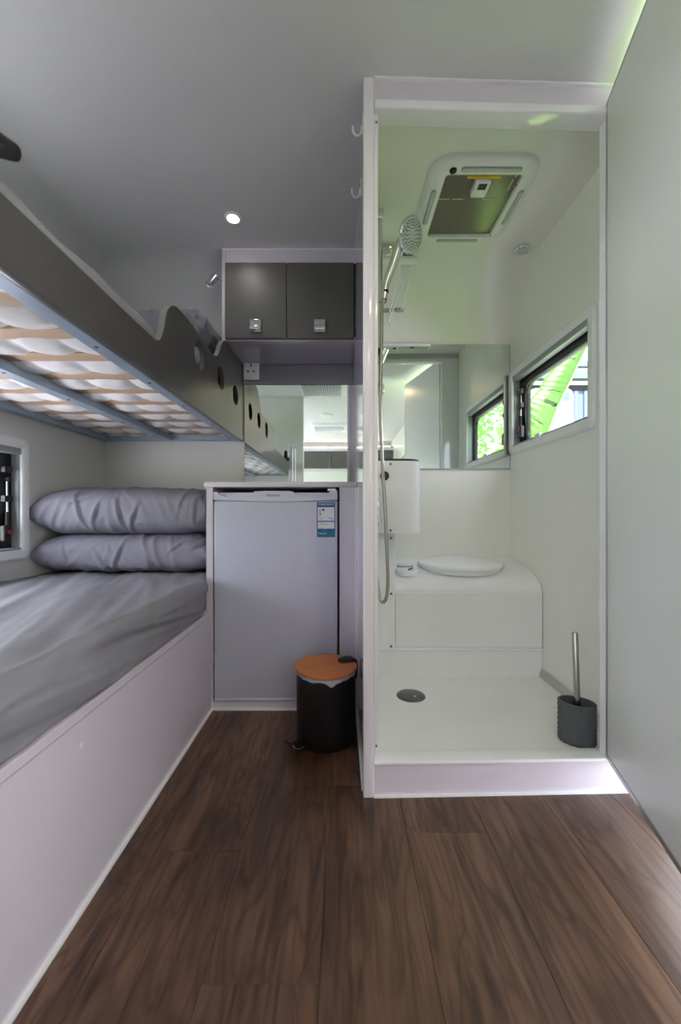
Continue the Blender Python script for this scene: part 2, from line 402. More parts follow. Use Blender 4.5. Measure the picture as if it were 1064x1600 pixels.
# shower tray
TZ = .078
tr = thing('shower_tray', (.48, 1.4, 0), 'white moulded shower tray with grey upstand', 'shower tray')
obj('base', skew(B((PX1, XR - .002, PY0 + .05, 1.72, .0, TZ))), 'tray', tr)
obj('side_upstand', B((PX1, PX1 + .012, PY0 + .09, 1.70, TZ, TZ + .03), bev=.004), 'tray', tr)
obj('wall_strip', prism([(XR - .002, TZ), (XR - .002, TZ + .032), (XR - .012, TZ + .026), (XR - .016, TZ)], 'y', 1.17, 1.71), 'tray_edge', tr)
obj('drain', lathe([(.0001, .006), (.045, .0055), (.052, .003), (.055, 0)], (.2709, 1.532, TZ), 40), 'dark_steel', tr, smooth=40)
obj('drain_hole', lathe([(.0001, .0075), (.004, .007), (.005, .0055)], (.283, 1.515, TZ), 14), 'chrome', tr)
# shower door, open towards the room
hx, hy = .740, 1.105
dd = Vector((-.0985, -.3645, 0)).normalized(); nn = Vector((-dd.y, dd.x, 0))   # nn points to the right
if nn.x < 0: nn = -nn
def slab(bm0, a0, a1, t0, t1, z0, z1):
    v = []
    for z in (z0, z1):
        for a, t in ((a0, t0), (a1, t0), (a1, t1), (a0, t1)):
            p = Vector((hx, hy, 0)) + dd * a + nn * t; v.append(bm0.verts.new((p.x, p.y, z)))
    for f in ((0, 1, 2, 3), (4, 7, 6, 5), (0, 4, 5, 1), (1, 5, 6, 2), (2, 6, 7, 3), (3, 7, 4, 0)): bm0.faces.new([v[i] for i in f])
    return bm0
dr = thing('door_1', (hx, hy, .1), 'plain white shower door standing open at the right', 'door', kind='structure')
obj('leaf', slab(bmesh.new(), .004, .615, 0, .028, .112, 1.917), 'door_white', dr)
obj('edge_profile', slab(bmesh.new(), -.004, .004, -.002, .03, .101, 1.92), 'alu', dr)
obj('bottom_profile', slab(bmesh.new(), .004, .62, -.0015, .03, .1, .112), 'alu', dr)
obj('top_profile', slab(bmesh.new(), .004, .62, -.001, .029, 1.917, 1.923), 'alu', dr)
obj('free_edge_profile', slab(bmesh.new(), .615, .622, -.0015, .03, .1, 1.92), 'alu', dr)
obj('hinge_gasket', slab(bmesh.new(), -.002, .02, .028, .036, .1, 1.92), 'black_rubber', dr)

# ---------------------------------------------------------------- windows
def window(name, sgn, xw, W, label, stay_far, group=None):
    """W = opening (y0, y1, z0, z1); sgn = +1 when outside is +X"""
    y0, y1, z0, z1 = W
    t = thing(name, (xw, (y0 + y1) / 2, z0), label, 'window', kind='structure')
    X = lambda v: xw + sgn * v
    # moulded surround, standing proud of the wall
    prof = [(-.045 if False else -.0, .045, .05), (-.010, .045, .03), (-.017, .037, .024), (-.017, .012, .006), (-.012, .006, .003), (.03, .005, .003), (.03, .045, .03)]
    loops = []
    for dx, grow, rad in prof:
        loops.append([(X(dx), a, b) for a, b in rrect(y0 - grow + .012, y1 + grow - .012, z0 - grow + .012, z1 + grow - .012, rad)])
    obj('surround', ring(loops[1:]), 'plastic', t, smooth=40)
    # blind cassette rails
    for (za, zb) in ((z1 - .03, z1 + .006), (z0 - .006, z0 + .014)):
        obj('blind_rail', B((min(X(-.012), X(.02)), max(X(-.012), X(.02)), y0 + .006, y1 - .006, za, zb), bev=.004), 'plastic_grey', t, smooth=50)
    for (ya, yb) in ((y0 - .004, y0 + .012), (y1 - .012, y1 + .004)):
        obj('side_channel', B((min(X(-.004), X(.024)), max(X(-.004), X(.024)), ya, yb, z0, z1)), 'plastic_grey', t)
    # outer black frame with rounded glazing
    lo = []
    for dx, ins, rad in ((.026, .004, .02), (.026, .058, .05), (.034, .064, .05), (.05, .064, .05), (.05, .004, .02)):
        lo.append([(X(dx), a, b) for a, b in rrect(y0 + ins * .55, y1 - ins * 1.1, z0 + ins * .3, z1 - ins, rad)])
    obj('black_frame', ring(lo), 'black_plastic', t, smooth=40)
    lo = []
    for dx, ins, rad in ((.0262, .059, .05), (.0255, .061, .05), (.0255, .063, .05), (.0262, .065, .05)):
        lo.append([(X(dx), a, b) for a, b in rrect(y0 + ins * .55, y1 - ins * 1.1, z0 + ins * .3, z1 - ins, rad)])
    obj('frame_bead', ring(lo), 'alu', t, smooth=40)
    obj('pane', B((min(X(.042), X(.046)), max(X(.042), X(.046)), y0 + .01, y1 - .01, z0 + .004, z1 - .01)), 'pane', t)
    ys = y1 - .035
    # telescopic stay with red latch knob
    s = obj('stay', tube([(X(.016), ys - .004, z0 + .10), (X(.02), ys - .002, z0 + .27)], .0045), 'chrome', t, smooth=40)
    obj('stay_sleeve', tube([(X(.014), ys - .008, z0 + .05), (X(.016), ys - .004, z0 + .15)], .0085), 'black_plastic', s, smooth=40)
    obj('stay_pivot', lathe([(.0001, -.012), (.010, -.01), (.010, .01), (.0001, .012)], (X(.018), ys - .002, z0 + .275), 16, (1, 0, 0)), 'black_plastic', s, smooth=40)
    obj('latch', B((min(X(0), X(.02)), max(X(0), X(.02)), ys - .035, ys - .005, z0 + .04, z0 + .10), bev=.005), 'black_plastic', t)
    obj('latch_button', lathe([(.0001, .004), (.008, .003), (.009, 0)], (X(.0), ys - .014, z0 + .075), 16, (-sgn, 0, 0)), 'red', t, smooth=40)
    obj('blind_catch', B((min(X(-.02), X(-.008)), max(X(-.02), X(-.008)), (y0 + y1) / 2 + .02, (y0 + y1) / 2 + .06, z0 + .002, z0 + .022), bev=.004), 'plastic', t, smooth=50)
    for zz in (z1 - .09, z0 + .20):
        obj('bracket', B((min(X(.002), X(.022)), max(X(.002), X(.022)), ys - .03, ys + .005, zz - .012, zz + .012), bev=.003), 'black_plastic', t)
    return t
window('window_1', 1, XR, WSH, 'shower window in the side wall with a banana leaf outside', True)
window('window_2', -1, XL, WBED, 'window beside the lower bunk with black frame and red knob', True)
window('window_3', 1, XR, WLIVR, 'living area window on the entrance side, added to bring daylight in', True)
window('window_4', -1, XL, WLIVL, 'living area window on the bunk side, added to light the ceiling', True)
window('window_5', -1, XL, WUP, 'window beside the upper bunk', True)
ef = thing('door_2', (XR, .55, 0), 'open entrance doorway with white frame', 'doorway', kind='structure')
for bx in ((XR - .006, XR + .056, ENT[0] - .03, ENT[0], 0, ENT[3] + .03), (XR - .006, XR + .056, ENT[1], ENT[1] + .03, 0, ENT[3] + .03), (XR - .006, XR + .056, ENT[0], ENT[1], ENT[3], ENT[3] + .03)):
    obj('frame_bar', B(bx), 'alu', ef)

# ================================================================ BUNKS
# ---- lower bed base
bb = thing('bed_base', (-.88, 1.0, 0), 'lavender-white bunk base panel under the lower mattress', 'bed base')
obj('side_panel', B((-.529, -.511, .077, 1.573, .006, .375)), 'laminate', bb)
obj('top_rail', B((-.531, -.509, .077, 1.573, .3765, .397), bev=.002), 'laminate', bb)
obj('platform', B((XL + .001, -.533, .075, YB - .002, .36, .397)), 'laminate', bb)
obj('floor_bead', B((-.512, -.504, .077, 1.573, 0, .008)), 'shower_white', bb)
obj('end_panel', B((XL + .001, -.533, YB - .02, YB - .002, 0, .36)), 'laminate', bb)
obj('screw_cap', lathe([(.0001, .0015), (.005, .001), (.0055, 0)], (-.511, .785, .325), 14, (1, 0, 0)), 'shower_white', bb)
# ---- lower mattress with fitted sheet
def fbm(p, o=4): return noise.fractal(p, 1.0, 2.0, o)
def ridge(v, wdt): return math.exp(-(v / wdt) ** 2)
def sheet_disp(x, y, s):
    """s: 0 at the top surface, 1 low on the side"""
    q = Vector((x * 2.2 + y * .7, y * .8 - x * .5, .3))
    wv = fbm(q * 2.0) * .006
    st_ = noise.noise(Vector(((x + .45 * y) * 9, (y - .3 * x) * 1.1, 1.7)))
    st2 = noise.noise(Vector(((x + .38 * y) * 24, y * 1.4, 4.7)))
    return wv * 1.3 + .008 * (.7 - abs(st_) * 2.2) + .0036 * (.7 - abs(st2) * 2.2)
bm = bmesh.new()
prof = []                                  # (x, z, nx, nz, s) across the bed
ex, ez, er = -.515, .527, .02
NX = 60
for k in range(NX + 1): prof.append((XL + .006 + (ex - er - XL - .006) * k / NX, ez, 0, 1, 0))
for k in range(1, 7):
    t = PI / 2 * k / 6; prof.append((ex - er + er * math.sin(t), ez - er + er * math.cos(t), math.sin(t), math.cos(t), .15 * k / 6))
for k in range(1, 15): prof.append((ex, ez - er - (ez - er - .401) * k / 14, 1, 0, .15 + .85 * k / 14))
rows = []
NY = 260
for i in range(NY + 1):
    y = .085 + (2.1 - .085) * i / NY
    row = []
    tp_ = min(1, max(0, (y - 1.47) / .09)); tp_ = tp_ * tp_ * (3 - 2 * tp_)
    for (x, z, nx, nz, s) in prof:
        if x > -.62: x -= .024 * tp_ * (x + .62) / .105
        d = sheet_disp(x, y, s) * (.45 + .55 * (1 - s))
        if s > 0:
            # soft diagonal drapes on the side, tucked tight at the far end
            far = min(1, max(0, (2.0 - y) / 1.2))
            a = noise.noise(Vector(((y + (z - .4) * 5.0) * 3.6, (z - .4) * 3, 9.1)))
            bb_ = noise.noise(Vector(((y + (z - .4) * 7.0) * 8, (z - .4) * 4, 3.3)))
            d += (.030 * a + .018 * (.4 - abs(bb_) * 2)) * far * min(1, s * 2) * (1 - .6 * s) + .006 * (1 - (2 * s - 1) ** 2)
            d = min(max(d, -.014), .016) * (1 - .8 * tp_) + .003
        # crease ridge along the top edge
        if nz > .2 or s < .3: d += .009 * ridge(x - (ex - .008 + .006 * math.sin(y * 5)), .012) * (1 if y < 1.85 else .3)
        row.append((x + nx * d, y, max(z + nz * d, .3985)))
    row.append((ex - .03, y, .3985)); row.append((XL + .006, y, .3985)); rows.append(row)
V = faces_grid(bm, rows, close_v=True); bm.faces.new(V[0]); bm.faces.new(V[-1])
lm = obj('mattress', bm, 'sheet', None, smooth=60); tag(lm, 'lower bunk mattress under a taut grey fitted sheet', 'mattress')

def pillow(name, c, a, b, h, seed, flat=.0, n=150, m=110, pinch=()):
    """cushion of half sizes a (x), b (y), h (z): full body, then creases pushed in along the surface normals"""
    bm = bmesh.new()
    def surf(u, v, top):
        e = max(0, 1 - abs(u) ** 8) * max(0, 1 - abs(v) ** 3.4); tks = e ** .34
        k = 1 + .035 * abs(u * v) ** 4 - .02 * (1 - abs(v)) * abs(u) ** 6
        z = h * tks * (1 + .08 * noise.noise(Vector((u * 1.6 + seed, v * 1.4, .3))))
        return Vector((u * a * k, v * b * (1 + .03 * abs(u * v) ** 4), z if top else -z))
    U = [math.sin(PI / 2 * (2 * i / n - 1)) for i in range(n + 1)]; Vv = [math.sin(PI / 2 * (2 * j / m - 1)) for j in range(m + 1)]
    tv = {}
    for top in (True, False):
        g = [[None] * (m + 1) for _ in range(n + 1)]
        for i, u in enumerate(U):
            for j, v in enumerate(Vv):
                edge = i in (0, n) or j in (0, m)
                if edge and (i, j) in tv: g[i][j] = tv[(i, j)]; continue
                q = bm.verts.new(surf(u, v, top)); g[i][j] = q
                if edge: tv[(i, j)] = q
        for i in range(n):
            for j in range(m):
                f = (g[i][j], g[i + 1][j], g[i + 1][j + 1], g[i][j + 1])
                bm.faces.new(f if top else f[::-1])
    bm.normal_update()
    mv = []
    for v in bm.verts:
        p = v.co
        wx = p.x + .05 * noise.noise(p * 5 + Vector((seed, 0, 0))) + (.35 + .3 * math.sin(seed)) * p.z * (1 if p.x > -.05 else -1)
        c1 = 1.0 * noise.noise(Vector((wx * 15, p.y * 3.5, p.z * 5 + seed)))
        c2 = noise.noise(Vector((wx * 34 + seed, p.y * 7, p.z * 7)))
        am = .45 + .55 * min(1, max(0, noise.noise(p * 4.5 + Vector((0, seed, 3))) * 1.6 + .5))
        d = am * (.0125 * (.55 - math.sqrt(abs(c1)) * 1.1) + .0062 * (.5 - math.sqrt(abs(c2))))
        for (qx, qz, ang, ln, dp) in pinch:           # V folds pinched into the front seam
            ca, sa = math.cos(ang), math.sin(ang); dx, dz = p.x - qx, p.z - qz
            al, ac = dx * ca + dz * sa, -dx * sa + dz * ca
            if p.y < 0: d += dp * .75 * (1.1 * ridge(ac - .011, .008) - ridge(ac, .006)) * ridge(al - ln * .5, ln * .55)
        mv.append(v.normal * d)
    for v, d in zip(bm.verts, mv):
        v.co += d
        if flat: v.co.z = max(v.co.z, -h * flat)
    bm.transform(Matrix.Translation(c))
    return obj(name, bm, 'pillow', None, smooth=True)
p1 = pillow('pillow', (-.890, 1.845, .613), .342, .245, .088, 1.3, .88, pinch=((-.02, -.06, 1.2, .11, .012), (-.04, -.07, 2.1, .09, .011), (-.2, -.03, 1.9, .08, .008), (.2, .0, .7, .10, .007), (.3, .02, .6, .08, .010)))
tag(p1, 'lower grey pillow lying directly on the mattress', 'pillow', 'grey pillows')
p2 = pillow('pillow', (-.891, 1.842, .787), .343, .25, .104, 6.7, .88, pinch=((-.13, -.05, 1.9, .12, .013), (-.10, -.06, 1.25, .10, .012), (.02, -.06, 1.75, .11, .012), (.05, -.07, 1.2, .10, .011), (-.2, .02, .5, .10, .009), (.25, 0, 1.3, .12, .007), (.31, -.04, 1.5, .1, .008)))
tag(p2, 'thick grey pillow on top of the stack on the lower bunk', 'pillow', 'grey pillows')

# ---- upper bunk
BX = -.51
ub = thing('upper_bunk', (-.88, 1.1, 1.155), 'grey upper bunk with wavy scalloped side board and slatted steel frame', 'bunk bed')
def bd(pxx, pyy):
    d = -BX * F / (532 - pxx); return (d, CAMZ + (795 - pyy) * d / F)
top = [(.08, 1.265), (.596, 1.266), (.85, 1.262), bd(225, 509), bd(236, 519), bd(244, 526), bd(250, 525), bd(255, 512), bd(258, 494), bd(262, 479), bd(269, 473), bd(276, 475), bd(283, 482), bd(292, 492), bd(303, 506), bd(316, 524), bd(326, 540), bd(333, 549), bd(339, 551), bd(343, 544), bd(346, 533), bd(351, 527), bd(356, 533), bd(364, 545), bd(373, 556), (2.098, 1.557)]
tops = [top[0], top[1]] + [(p.x, p.y) for p in spline([(a, b, 0) for a, b in top[2:]], 4)]
outer = [(2.098, 1.155), (.08, 1.155)] + tops
outer = [q for i, q in enumerate(outer) if i == 0 or (Vector(q) - Vector(outer[i - 1])).length > 1e-4]
def circ(cx, cy, r, n=28): return [(cx + r * math.cos(2 * PI * k / n), cy + r * math.sin(2 * PI * k / n)) for k in range(n)]
me = curve_shape(outer, [circ(1.443, 1.352, .053), circ(1.70, 1.358, .048), circ(1.935, 1.353, .047)], .018, .0015)
me.transform(Matrix(((0, 0, 1, BX - .009), (1, 0, 0, 0), (0, 1, 0, 0), (0, 0, 0, 1))))
fb = obj('side_board', me, 'dark_laminate', ub, smooth=30)
me2 = bpy.data.meshes.new('edge_band')
bm = bmesh.new(); hw = .0094
rows = [[(BX - .009 - hw, y, z + .0006), (BX - .009 + hw, y, z + .0006), (BX - .009 + hw, y, z - .0012), (BX - .009 - hw, y, z - .0012)] for y, z in tops]
V = faces_grid(bm, rows, close_v=True); bm.faces.new(V[0]); bm.faces.new(V[-1])
obj('edge_band', bm, 'board_edge', ub, smooth=30)
# steel frame
fx0, fx1 = BX - .022, BX - .072
def rail(name, a, b, c, d, e, f): return obj(name, B((a, b, c, d, e, f), bev=.002), 'steel_blue', ub)
rail('front_rail', fx1 + .012, fx0, .08, 2.098, 1.158, 1.183)
rail('front_rail_lip', fx0 - .004, fx0 + .001, .08, 2.098, 1.16, 1.205)
rail('middle_rail', -.91, -.866, .08, 2.06, 1.152, 1.18)
rail('wall_rail', XL + .003, XL + .045, .08, 2.098, 1.155, 1.183)
rail('end_rail', XL + .045, fx1 + .012, 2.056, 2.1, 1.158, 1.184)
rail('near_end_rail', XL + .045, fx1 + .012, .08, .12, 1.158, 1.184)
for y in (.80, 1.05, 1.3, 1.62, 1.9):
    for x, z in ((-.888, 1.1518), (fx0 - .02, 1.1578), (XL + .022, 1.1548)):
        obj('bolt', lathe([(.0001, .002), (.0045, .0015), (.0045, 0)], (x, y + (.1 if x > -.6 else 0), z), 10, (0, 0, -1)), 'dark_steel', ub)
slat_me = None
for half, (xa, xb) in enumerate(((XL + .03, -.895), (-.883, fx0 - .012))):
    for k in range(14):
        y = .178 + .1415 * k
        if y > 2.04: continue
        yy = y + random.uniform(-.006, .006)
        o = obj('slat', B((xa, xb, yy - .027, yy + .027, 1.182, 1.191), bev=.002), 'slat', ub)
# ---- upper mattress: quilted white underside, sheet over the top
mx0, mx1, my0, my1 = XL + .012, BX - .024, .09, 2.095
um = thing('mattress', (-.88, 1.1, 1.185), 'upper bunk mattress with quilted white underside seen between slats', 'mattress')
bm = bmesh.new(); rows = []
for i in range(241):
    y = my0 + (my1 - my0) * i / 240
    row = []
    for j in range(81):
        x = mx0 + (mx1 - mx0) * j / 80
        q = (y - .178) / .1415; k_ = math.floor(q)
        sl = abs(math.sin(PI * q)) ** .7                              # bulges between the slats
        sc_ = abs(math.sin(PI * (x / .118 + .5 * (k_ % 2) + .25 * noise.noise(Vector((x * 3, k_ * 1.7, 0)))))) ** .5
        z = 1.195 - .023 * sl * (.3 + .7 * sc_) + .004 * noise.noise(Vector((x * 22, y * 22, 2))) * sl
        row.append((x, y, z))
    rows.append(row)
V = faces_grid(bm, rows)
# close as a body
tp = [[bm.verts.new((x, y, 1.24)) for x in (mx0, mx1)] for y in (my0, my1)]
bm.faces.new((tp[0][0], tp[0][1], tp[1][1], tp[1][0]))
bm.faces.new([v for v in V[0]] + [tp[0][1], tp[0][0]]); bm.faces.new([v for v in V[-1]] + [tp[1][1], tp[1][0]])
bm.faces.new([r[0] for r in V] + [tp[1][0], tp[0][0]]); bm.faces.new([r[-1] for r in V] + [tp[1][1], tp[0][1]])
obj('quilted_underside', bm, 'mattress_white', um, smooth=60)
bm = bmesh.new(); rows = []
for i in range(141):
    y = my0 + (my1 - my0) * i / 140
    row = []
    P = [(mx1 + .003, 1.20), (mx1 + .004, 1.22), (mx1 + .004, 1.255), (mx1 + .002, 1.285), (mx1 - .005, 1.308), (mx1 - .02, 1.322)] + [(mx1 - .02 + (mx0 + .02 - mx1 + .02) * k / 24, 1.325) for k in range(1, 25)] + [(mx0 + .004, 1.305), (mx0 + .002, 1.24), (mx0 + .002, 1.20)]
    for k, (x, z) in enumerate(P):
        d = .003 * noise.noise(Vector((x * 8 + y * 5, y * 9, .5))) + .007 * (.8 - abs(noise.noise(Vector((y * 5.2 + z * 22, z * 9, 2.5)))) * 2.2) * (1 if 1 < k < 7 else .3)
        row.append((x + min(d, .003) * (1 if k < 7 else 0), y, z + (d if k > 4 else 0)))
    rows.append(row)
V = faces_grid(bm, rows, close_v=True); bm.faces.new(V[0]); bm.faces.new(V[-1])
obj('fitted_sheet', bm, 'sheet', um, smooth=60)
p3 = pillow('pillow', (-.89, 1.84, 1.408), .34, .245, .088, 3.1, .9)
tag(p3, 'lower grey pillow on the upper bunk, mostly hidden by the scalloped board', 'pillow', 'grey pillows')
p4 = pillow('pillow', (-.89, 1.845, 1.556), .34, .245, .082, 9.4, .88, pinch=((.3, -.02, 1.4, .1, .012), (.22, 0, 1.0, .12, .010), (.33, -.02, 2.2, .08, .010), (0, 0, 1.2, .1, .01)))
tag(p4, 'top grey pillow on the upper bunk, showing above the scalloped board', 'pillow', 'grey pillows')
# ---- ladder hooked over the board, mostly beside the view
ld = thing('bunk_ladder', (-.478, .40, 0), 'bunk ladder at the near end with black rounded grip', 'ladder')
for y in (.22, .46):
    obj('side_rail', B((-.488, -.445, y - .013, y + .013, .0, 1.42), bev=.01, seg=3), 'post', ld, smooth=50)
for z in (.26, .50, .74, .98):
    obj('rung', B((-.485, -.452, .233, .447, z, z + .025), bev=.006), 'steel', ld, smooth=50)
gp = spline([Vector((-.488, .46, 1.275)), px(-60, 197, .53), px(-20, 213, .56), px(8, 226, .588), px(25, 234, .604)], 6)
bm = tube(gp, [.0165] * (len(gp) - 9) + [.0155, .015, .0145, .014, .0135, .013, .0125, .0118, .0085], 16)
obj('grip', bm, 'black_plastic', ld, smooth=50)

# ================================================================ FRIDGE CORNER
YC = 1.575
fc = thing('fridge_cabinet', (-.25, YC, 0), 'lavender-white cabinet niche housing the fridge', 'cabinet')
obj('side_panel', B((-.531, -.505, YC, YB - .002, 0, .883)), 'laminate', fc)
obj('filler_panel', B((-.004, .063, YC + .004, YC + .022, .0, .883)), 'laminate', fc)
obj('inner_panel', B((-.006, .012, YC + .022, YB - .002, .0, .883)), 'dark_laminate', fc)
obj('plinth', B((-.505, -.004, YC + .004, YC + .03, .006, .035)), 'laminate', fc)
obj('floor_bead', B((-.511, -.004, YC - .002, YC + .006, .0, .008)), 'shower_white', fc)
obj('corner_bead', B((.0585, .0645, YC - .003, YC + .003, .0, .883)), 'shower_white', fc)
wt = tag(obj('worktop', B((-.538, .0645, YC - .012, YB - .002, .883, .904), bev=.003), 'laminate', None, smooth=50), 'thin lavender-white worktop above the fridge', 'worktop')
fg = thing('fridge', (-.25, YC, .035), 'small pale grey bar fridge with energy label', 'fridge')
FX0, FX1, FY = -.5, -.012, YC - .004
obj('body', B((FX0 + .003, FX1 - .003, FY + .045, YB - .06, .037, .862)), 'fridge_trim', fg)
dz = .04
fd = obj('door', B((FX0, FX1, FY, FY + .04, .046, .829), bev=.006, seg=3), 'fridge', fg, smooth=50)
obj('bottom_trim', B((FX0 + .002, FX1 - .002, FY - .001, FY + .03, .038, .052), bev=.004), 'fridge_trim', fg, smooth=50)
# top trim with two scooped finger grips
def arch(x): return .834 - .006 * ((x - (FX0 + FX1) / 2) / .244) ** 2 * -1
top_z = .864
xs = [FX0, FX0 + .008]
pts = [(FX0, .833), (FX0, .862), (FX0 + .012, .8655), (FX0 + .022, .855), (FX0 + .045, .8455), (FX0 + .148, .843), (FX0 + .156, .848), (FX0 + .16, .866), (FX0 + .20, .868), (FX0 + .29, .868), (FX0 + .312, .866), (FX0 + .325, .852), (FX0 + .345, .845), (FX0 + .44, .846), (FX0 + .452, .852), (FX0 + .458, .869), (FX1, .869), (FX1, .833)]
low = [(FX1 - (FX1 - FX0) * k / 16, .833 - .006 * math.sin(PI * k / 16)) for k in range(1, 16)]
tt = obj('top_trim', prism(pts + low, 'y', FY - .005, FY + .012), 'fridge_trim', fd, smooth=30)
obj('grip_back', B((FX0 + .002, FX1 - .002, FY + .014, FY + .04, .829, .862)), 'fridge_trim', fd)
obj('hinge_cover', B((FX1 - .04, FX1 - .004, FY + .0, FY + .05, .868, .878), bev=.003), 'plastic', fg)
obj('logo_lettering', text_mesh('Hisense', .017, FACE((FX0 + FX1) / 2 - .01, FY - .0055, .851)), 'grey_ink', fd)
# energy label
lx0, lx1, lz0, lz1 = -.0925, -.0215, .686, .823
el = obj('energy_label', B((lx0, lx1, FY - .0008, FY + .0005, lz0, lz1)), 'blue_ink', fg); el['label'] = 'blue and white printed energy label'
def lab(name, u0, u1, v0, v1, m, dep=.0011):
    W, H = lx1 - lx0, lz1 - lz0
    return obj(name, B((lx0 + u0 * W, lx0 + u1 * W, FY - dep, FY - .0007, lz1 - v1 * H, lz1 - v0 * H)), m, el)
lab('data_field', .04, .96, .14, .53, 'white_ink'); lab('data_field', .05, .96, .56, .76, 'white_ink'); lab('teal_band', .02, .98, .82, .99, 'teal_ink')
for v0, v1, m in ((.18, .235, 'green_ink'), (.235, .28, 'green_ink'), (.29, .335, 'orange_ink'), (.335, .38, 'orange_ink')):
    wd = (v0 - .16) * .55
    lab('rating_bar', .16 - wd * .5, .18 + wd * .5, v0, v1 - .006, m, .0014)
lab('rating_arrow', .28, .41, .19, .24, 'dark_ink', .0014)
for u0, u1, v in ((.12, .3, .44), (.12, .27, .485), (.62, .9, .445), (.72, .9, .48), (.12, .55, .59), (.85, .93, .59), (.12, .6, .63), (.12, .4, .73), (.25, .6, .805)):
    lab('print_line', u0, u1, v, v + .012, 'grey_ink', .0014)
W_, H_ = lx1 - lx0, lz1 - lz0
obj('label_heading', text_mesh('中国能效标识', .0105, FACE((lx0 + lx1) / 2, FY - .0012, lz1 - .062 * H_), .0002), 'white_ink', el)
obj('label_brand', text_mesh('Hisense', .0105, FACE(lx0 + .30 * W_, FY - .0014, lz1 - .895 * H_), .0002), 'white_ink', el)
# wall panel, socket and mirror behind the worktop
bp = tag(obj('splash_panel', B((-.515, .0645, YB - .014, YB - .001, 1.455, 1.561)), 'splash'), 'grey-lavender wall strip between mirror and overhead cabinet', 'wall panel')
mr = thing('wall_mirror', (-.23, YB, .905), 'wide mirror on the end wall above the worktop', 'mirror')
obj('mirror_glass', B((-.506, .036, YB - .010, YB - .001, .905, 1.453)), 'mirror', mr)
obj('edge_strip', B((.036, .046, YB - .016, YB - .001, .905, 1.453)), 'post', mr)
tag(obj('mirror_panel', B((.046, .0645, YB - .010, YB - .001, .905, 1.453)), 'gloss_laminate'), 'narrow glossy strip between mirror and partition', 'wall panel')
sk = thing('wall_socket', (-.46, YB - .014, 1.475), 'white three-pin wall socket under the overhead cabinet', 'socket')
obj('plate', B((-.507, -.424, YB - .03, YB - .014, 1.475, 1.572), bev=.004), 'plastic', sk, smooth=50)
for x, z, a, b in ((-.467, 1.548, .004, .008), (-.482, 1.518, .0075, .004), (-.452, 1.518, .0075, .004), (-.467, 1.560, .004, .003)):
    obj('pin_slot', B((x - a / 1.3, x + a / 1.3, YB - .0305, YB - .0295, z - b / 1.3, z + b / 1.3)), 'black_plastic', sk)
# overhead cabinet
YO = 1.807
oc = thing('overhead_cabinet', (-.24, YO, 1.56), 'overhead cabinet with two dark grey doors', 'cabinet')
obj('side_panel', B((CABX0, CABX0 + .016, YO - .002, YB - .001, 1.562, ZC - .001)), 'laminate', oc)
obj('fascia', B((CABX0 + .016, PX0, YO + .002, YO + .018, 1.912, ZC - .001)), 'laminate', oc)
obj('top_bead', B((CABX0, PX0, YO - .004, YO + .002, ZC - .006, ZC - .001)), 'shower_white', oc)
obj('bottom_panel', B((CABX0 + .016, PX0, YO + .002, YB - .001, 1.562, 1.578)), 'gloss_laminate', oc)
obj('inner_carcass', B((CABX0 + .02, PX0 - .002, YO + .02, YB - .3, 1.58, 1.90)), 'dark_laminate', oc)
for (xa, xb, hxx) in ((CABX0 + .018, -.2445, -.381), (-.2405, PX0 - .006, -.093)):
    d = obj('door', B((xa, xb, YO - .016, YO, 1.567, 1.908), bev=.0015), 'door_grey', oc)
    h = obj('handle', B((hxx - .026, hxx + .026, YO - .026, YO - .016, 1.592, 1.650), bev=.004, seg=3), 'chrome', d, smooth=50)
    obj('push_latch', B((hxx - .026, hxx + .026, YO - .036, YO - .025, 1.596, 1.618), bev=.005, seg=3), 'chrome', h, smooth=50)
# reading lamp on the cabinet side
rl = thing('reading_lamp', (CABX0, 1.83, 1.85), 'small chrome reading spotlight on the cabinet side', 'lamp')
obj('wall_plate', lathe([(.0001, .008), (.02, .007), (.022, 0)], (CABX0, 1.85, 1.862), 24, (-1, 0, 0)), 'chrome', rl, smooth=40)
obj('arm', tube(spline([(CABX0 - .005, 1.85, 1.862), (CABX0 - .03, 1.845, 1.870), (CABX0 - .045, 1.84, 1.866)], 6), .006), 'chrome', rl, smooth=40)
ax = Vector((-.028, -.01, -.045)).normalized()
hp = Vector((CABX0 - .036, 1.838, 1.876))
obj('spot_head', lathe([(.0001, 0), (.012, .001), (.017, .006), (.0175, .062), (.015, .062), (.013, .055), (.0001, .054)], hp, 24, ax), 'chrome', rl, smooth=40)
# J hooks on the partition
for k, (y, z) in enumerate(((1.135, 1.865), (1.235, 1.768))):
    hk = thing('coat_hook', (PX0, y, z), ('upper' if k == 0 else 'lower') + ' small white J-shaped hook on the partition face', 'hook', 'coat hooks on the partition')
    obj('back_plate', B((PX0 - .004, PX0 - .0005, y - .012, y + .012, z - .012, z + .045), bev=.0015), 'post', hk)
    obj('hook_arm', tube(spline([(PX0 - .004, y, z + .02), (PX0 - .007, y, z), (PX0 - .018, y, z - .008), (PX0 - .028, y, z + .002), (PX0 - .030, y, z + .018)], 6), .0035), 'post', hk, smooth=50)

